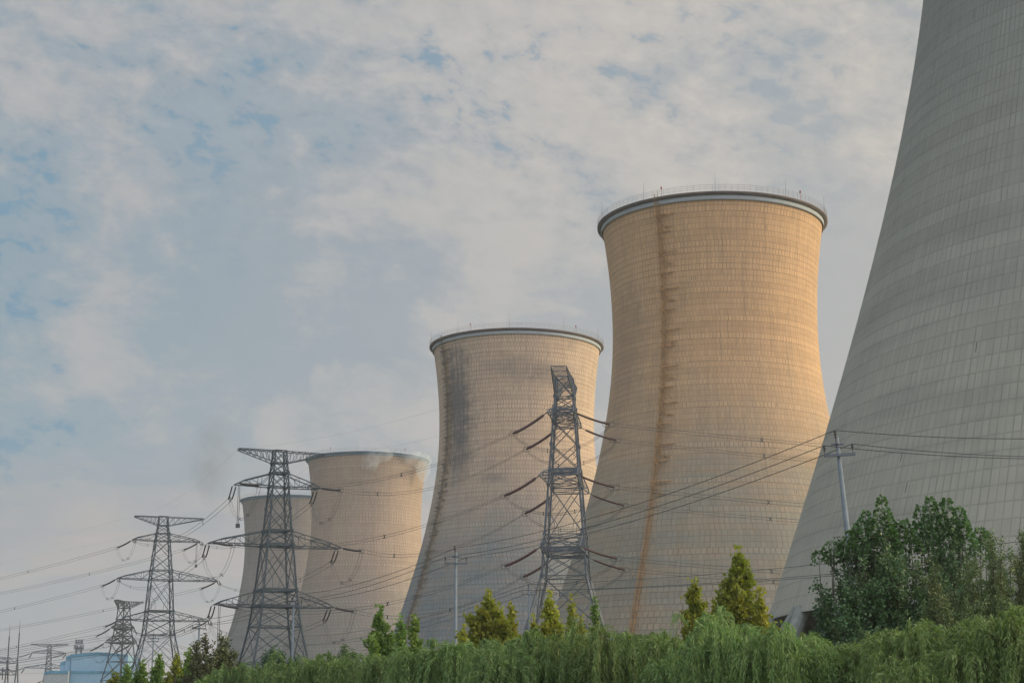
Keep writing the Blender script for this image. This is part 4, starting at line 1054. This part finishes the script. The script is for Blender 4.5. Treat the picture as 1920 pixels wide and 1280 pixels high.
def big_tree(name, x, D, ytop, w_px, seed, mat, label, stems, leaf, nleaf, shoot_px=(), top_mat=None, cat='tree', group='dark trees in front of the huge tower', **kw):
    p = at(x, ytop, D); R = w_px / 2 * D / F
    (V, Fc), mb = bush(seed, p.z, R, stems, leaf, nleaf, **kw)
    root = empty(name, (p.x, p.y, 0), label, cat, group)
    mesh('crown', V, Fc, mat, root); mb.build('trunk', M['bark'], root)
    if shoot_px:
        pts = []
        rr = np.random.default_rng(seed + 5)
        for (sx, sy, ln) in shoot_px:
            q_ = at(sx, sy, D); pts.append((q_.x - p.x, rr.uniform(-0.4, 0.4), q_.z - ln, q_.z, rr.uniform(-0.12, 0.12)))
        (V, Fc), mb = shoots(seed + 9, pts, leaf * 1.3)
        s_ = mesh('shoots', V, Fc, top_mat or mat, root); mb.build('shoot_stems', M['bark'], s_)
    return root
TOPM = leaf_mat('poplar_shoot_leaf', (0.060, 0.150, 0.038), (0.120, 0.215, 0.055), (0.085, 0.170, 0.048), 0.3)
big_tree('poplar_tree', 1645, 50, 975, 300, 61, M['dark_leaf'], 'bushy dark poplar with upright shoots, in front of the tall pole foot', 84, 0.085, 92000,
         [(1624, 957, 1.0), (1646, 934, 1.2), (1660, 960, 1.0), (1602, 990, 0.8), (1683, 975, 0.8), (1702, 972, 0.9), (1584, 998, 0.8), (1634, 975, 1.0), (1668, 985, 1.0), (1712, 990, 0.7), (1552, 1018, 0.35), (1534, 1035, 0.35), (1558, 1030, 0.4), (1612, 975, .8)], TOPM)
big_tree('poplar_tree', 1768, 51, 968, 230, 62, M['dark_leaf'], 'second dark poplar, with the tallest leafy shoots, right of the bushy one', 64, 0.085, 68000,
         [(1727, 950, 1.0), (1745, 933, 1.2), (1760, 942, 1.0), (1776, 935, 1.3), (1789, 955, 0.9), (1810, 968, 1.0), (1841, 985, 1.0), (1856, 992, 0.8), (1735, 975, 1.0), (1720, 985, .8), (1770, 965, 1.0), (1800, 975, .8)], TOPM)
big_tree('elm_tree', 1850, 47, 985, 200, 63, M['elm_leaf'], 'fine-leaved olive elm right of the dark poplars', 44, 0.065, 80000, w_leaf=0.5, upright=0.5)
big_tree('elm_tree', 1925, 49, 970, 190, 64, M['elm_leaf'], 'fine-leaved elm cut by the picture edge', 40, 0.065, 70000, w_leaf=0.5, upright=0.5)
big_tree('elm_tree', 1760, 45, 1060, 180, 65, M['elm_leaf'], 'low fine-leaved elm under the second dark poplar', 34, 0.065, 60000, w_leaf=0.5, upright=0.4)
GB = 'bushes by the wide dark pylon'
big_tree('olive_bush', 400, 66, 1176, 150, 71, M['olive_leaf'], 'dark olive bush left of the wide dark pylon', 60, 0.12, 52000, group=GB, w_leaf=0.5, cat='bush')
big_tree('leafy_bush', 526, 64, 1186, 110, 72, leaf_mat('bluish_leaf', (0.055, 0.105, 0.055), (0.10, 0.16, 0.075)), 'bluish green bush between the legs of the wide dark pylon', 46, 0.10, 60000, group=GB, w_leaf=0.5, cat='bush')
big_tree('leafy_bush', 573, 66, 1186, 34, 73, M['elm_leaf'], 'thin grey-green bush at the right leg of the wide dark pylon', 18, 0.10, 9000, group=GB, w_leaf=0.5, cat='bush')
big_tree('leafy_bush', 640, 70, 1203, 48, 74, M['elm_leaf'], 'small grey-green bush left of the bright young tree', 20, 0.10, 12000, group=GB, w_leaf=0.5, cat='bush')
big_tree('olive_bush', 70, 80, 1264, 50, 75, M['olive_leaf'], 'low olive bush below the faint distant pylon', 14, 0.1, 3500, group=GB, w_leaf=0.6, cat='bush')
big_tree('leafy_bush', 22, 78, 1262, 40, 76, M['elm_leaf'], 'low bush at the foot of the substation gantry', 12, 0.1, 2500, group=GB, w_leaf=0.6, cat='bush')
big_tree('leafy_bush', 155, 82, 1276, 60, 77, M['elm_leaf'], 'low bush in front of the blue hall', 12, 0.1, 2500, group=GB, w_leaf=0.6, cat='bush')

# ------------------------------------------------------------------ steam and haze
def steam(name, blobs, dens, label, scale=0.05, seed=0.0, col=(0.8, 0.82, 0.86), fade=None):
    m, t = new_mat(name + '_vapour')
    g = t.node('ShaderNodeTexCoord'); n = t.noise(g.outputs['Object'], scale, 4, 0.6, 0.5)
    d = t.math('MULTIPLY', t.ramp(n, 0.36, 0.72), dens)
    if fade:                        # the vapour thins out towards the edge of the puff
        (cx, cy, cz), (rx, ry, rz) = fade
        mp = t.node('ShaderNodeVectorMath', operation='SUBTRACT', ins={0: g.outputs['Object'], 1: (cx, cy, cz)})
        dv = t.node('ShaderNodeVectorMath', operation='DIVIDE', ins={0: mp.outputs[0], 1: (rx, ry, rz)})
        ln = t.node('ShaderNodeVectorMath', operation='LENGTH', ins={0: dv.outputs[0]})
        dd = t.math('ADD', ln.outputs['Value'], t.math('MULTIPLY', t.math('SUBTRACT', n, 0.5), 0.9))
        d = t.math('MULTIPLY', d, t.ramp(dd, 1.0, 0.15))
    pv = t.node('ShaderNodeVolumePrincipled', ins={'Color': (*col, 1), 'Density': d, 'Anisotropy': 0.2})
    t.node('ShaderNodeOutputMaterial', ins={1: pv.outputs[0]})
    V = []; Fs = []; nv = 0
    bl = []
    import bmesh
    bm = bmesh.new()
    for (c_, r) in blobs:
        mt = Matrix.Translation(c_) @ Matrix.Diagonal((r[0], r[1], r[2], 1))
        bmesh.ops.create_icosphere(bm, subdivisions=3, radius=1.0, matrix=mt)
    me = bpy.data.meshes.new(name); bm.to_mesh(me); bm.free(); me.materials.append(m)
    o = link(bpy.data.objects.new(name, me)); tag(o, label, 'steam', kind='stuff')
    md = o.modifiers.new('join', 'REMESH'); md.mode = 'VOXEL'; md.voxel_size = min(b[1][0] for b in blobs) * 0.16
    return o
steam('steam_plume', [(at(398, 922, 690), (6, 6, 6)), (at(392, 895, 690), (9, 9, 9)), (at(393, 862, 690), (11, 10, 10)), (at(402, 825, 690), (13, 10, 11)), (at(418, 785, 690), (17, 11, 11))], 0.13,
      'soft grey steam plume rising beside the farthest cooling tower', 0.05, col=(0.46, 0.48, 0.56), fade=(at(400, 862, 690), (13, 12, 27)))
steam('steam_wisps', [(at(693, 866, 554), (3.0, 2, 4.4)), (at(703, 856, 554), (3.0, 2, 2.6)), (at(719, 852, 555), (3.4, 2, 2.4)), (at(786, 862, 562), (4.4, 3, 2.6)), (at(793, 876, 562), (2.6, 3, 5.0)), (at(760, 857, 560), (8, 3, 2.4))], 0.4,
      'thin white wisps of steam over the rim of the blue-rimmed tower', 0.28)
def haze():
    m, t = new_mat('haze_air')
    pv = t.node('ShaderNodeVolumePrincipled', ins={'Color': (0.86, 0.90, 0.95, 1), 'Density': 0.00022, 'Anisotropy': 0.3})
    t.node('ShaderNodeOutputMaterial', ins={1: pv.outputs[0]})
    mb = MB(); mb.box((0, 500, 63), (2400, 2300, 128)); o = mb.build('haze', m)
    o['kind'] = 'stuff'; tag(o, 'thin evening haze in the air over the power station', 'haze', kind='stuff')
    m.volume_intersection_method if hasattr(m, 'volume_intersection_method') else None
USE_HAZE = True
if USE_HAZE: haze()
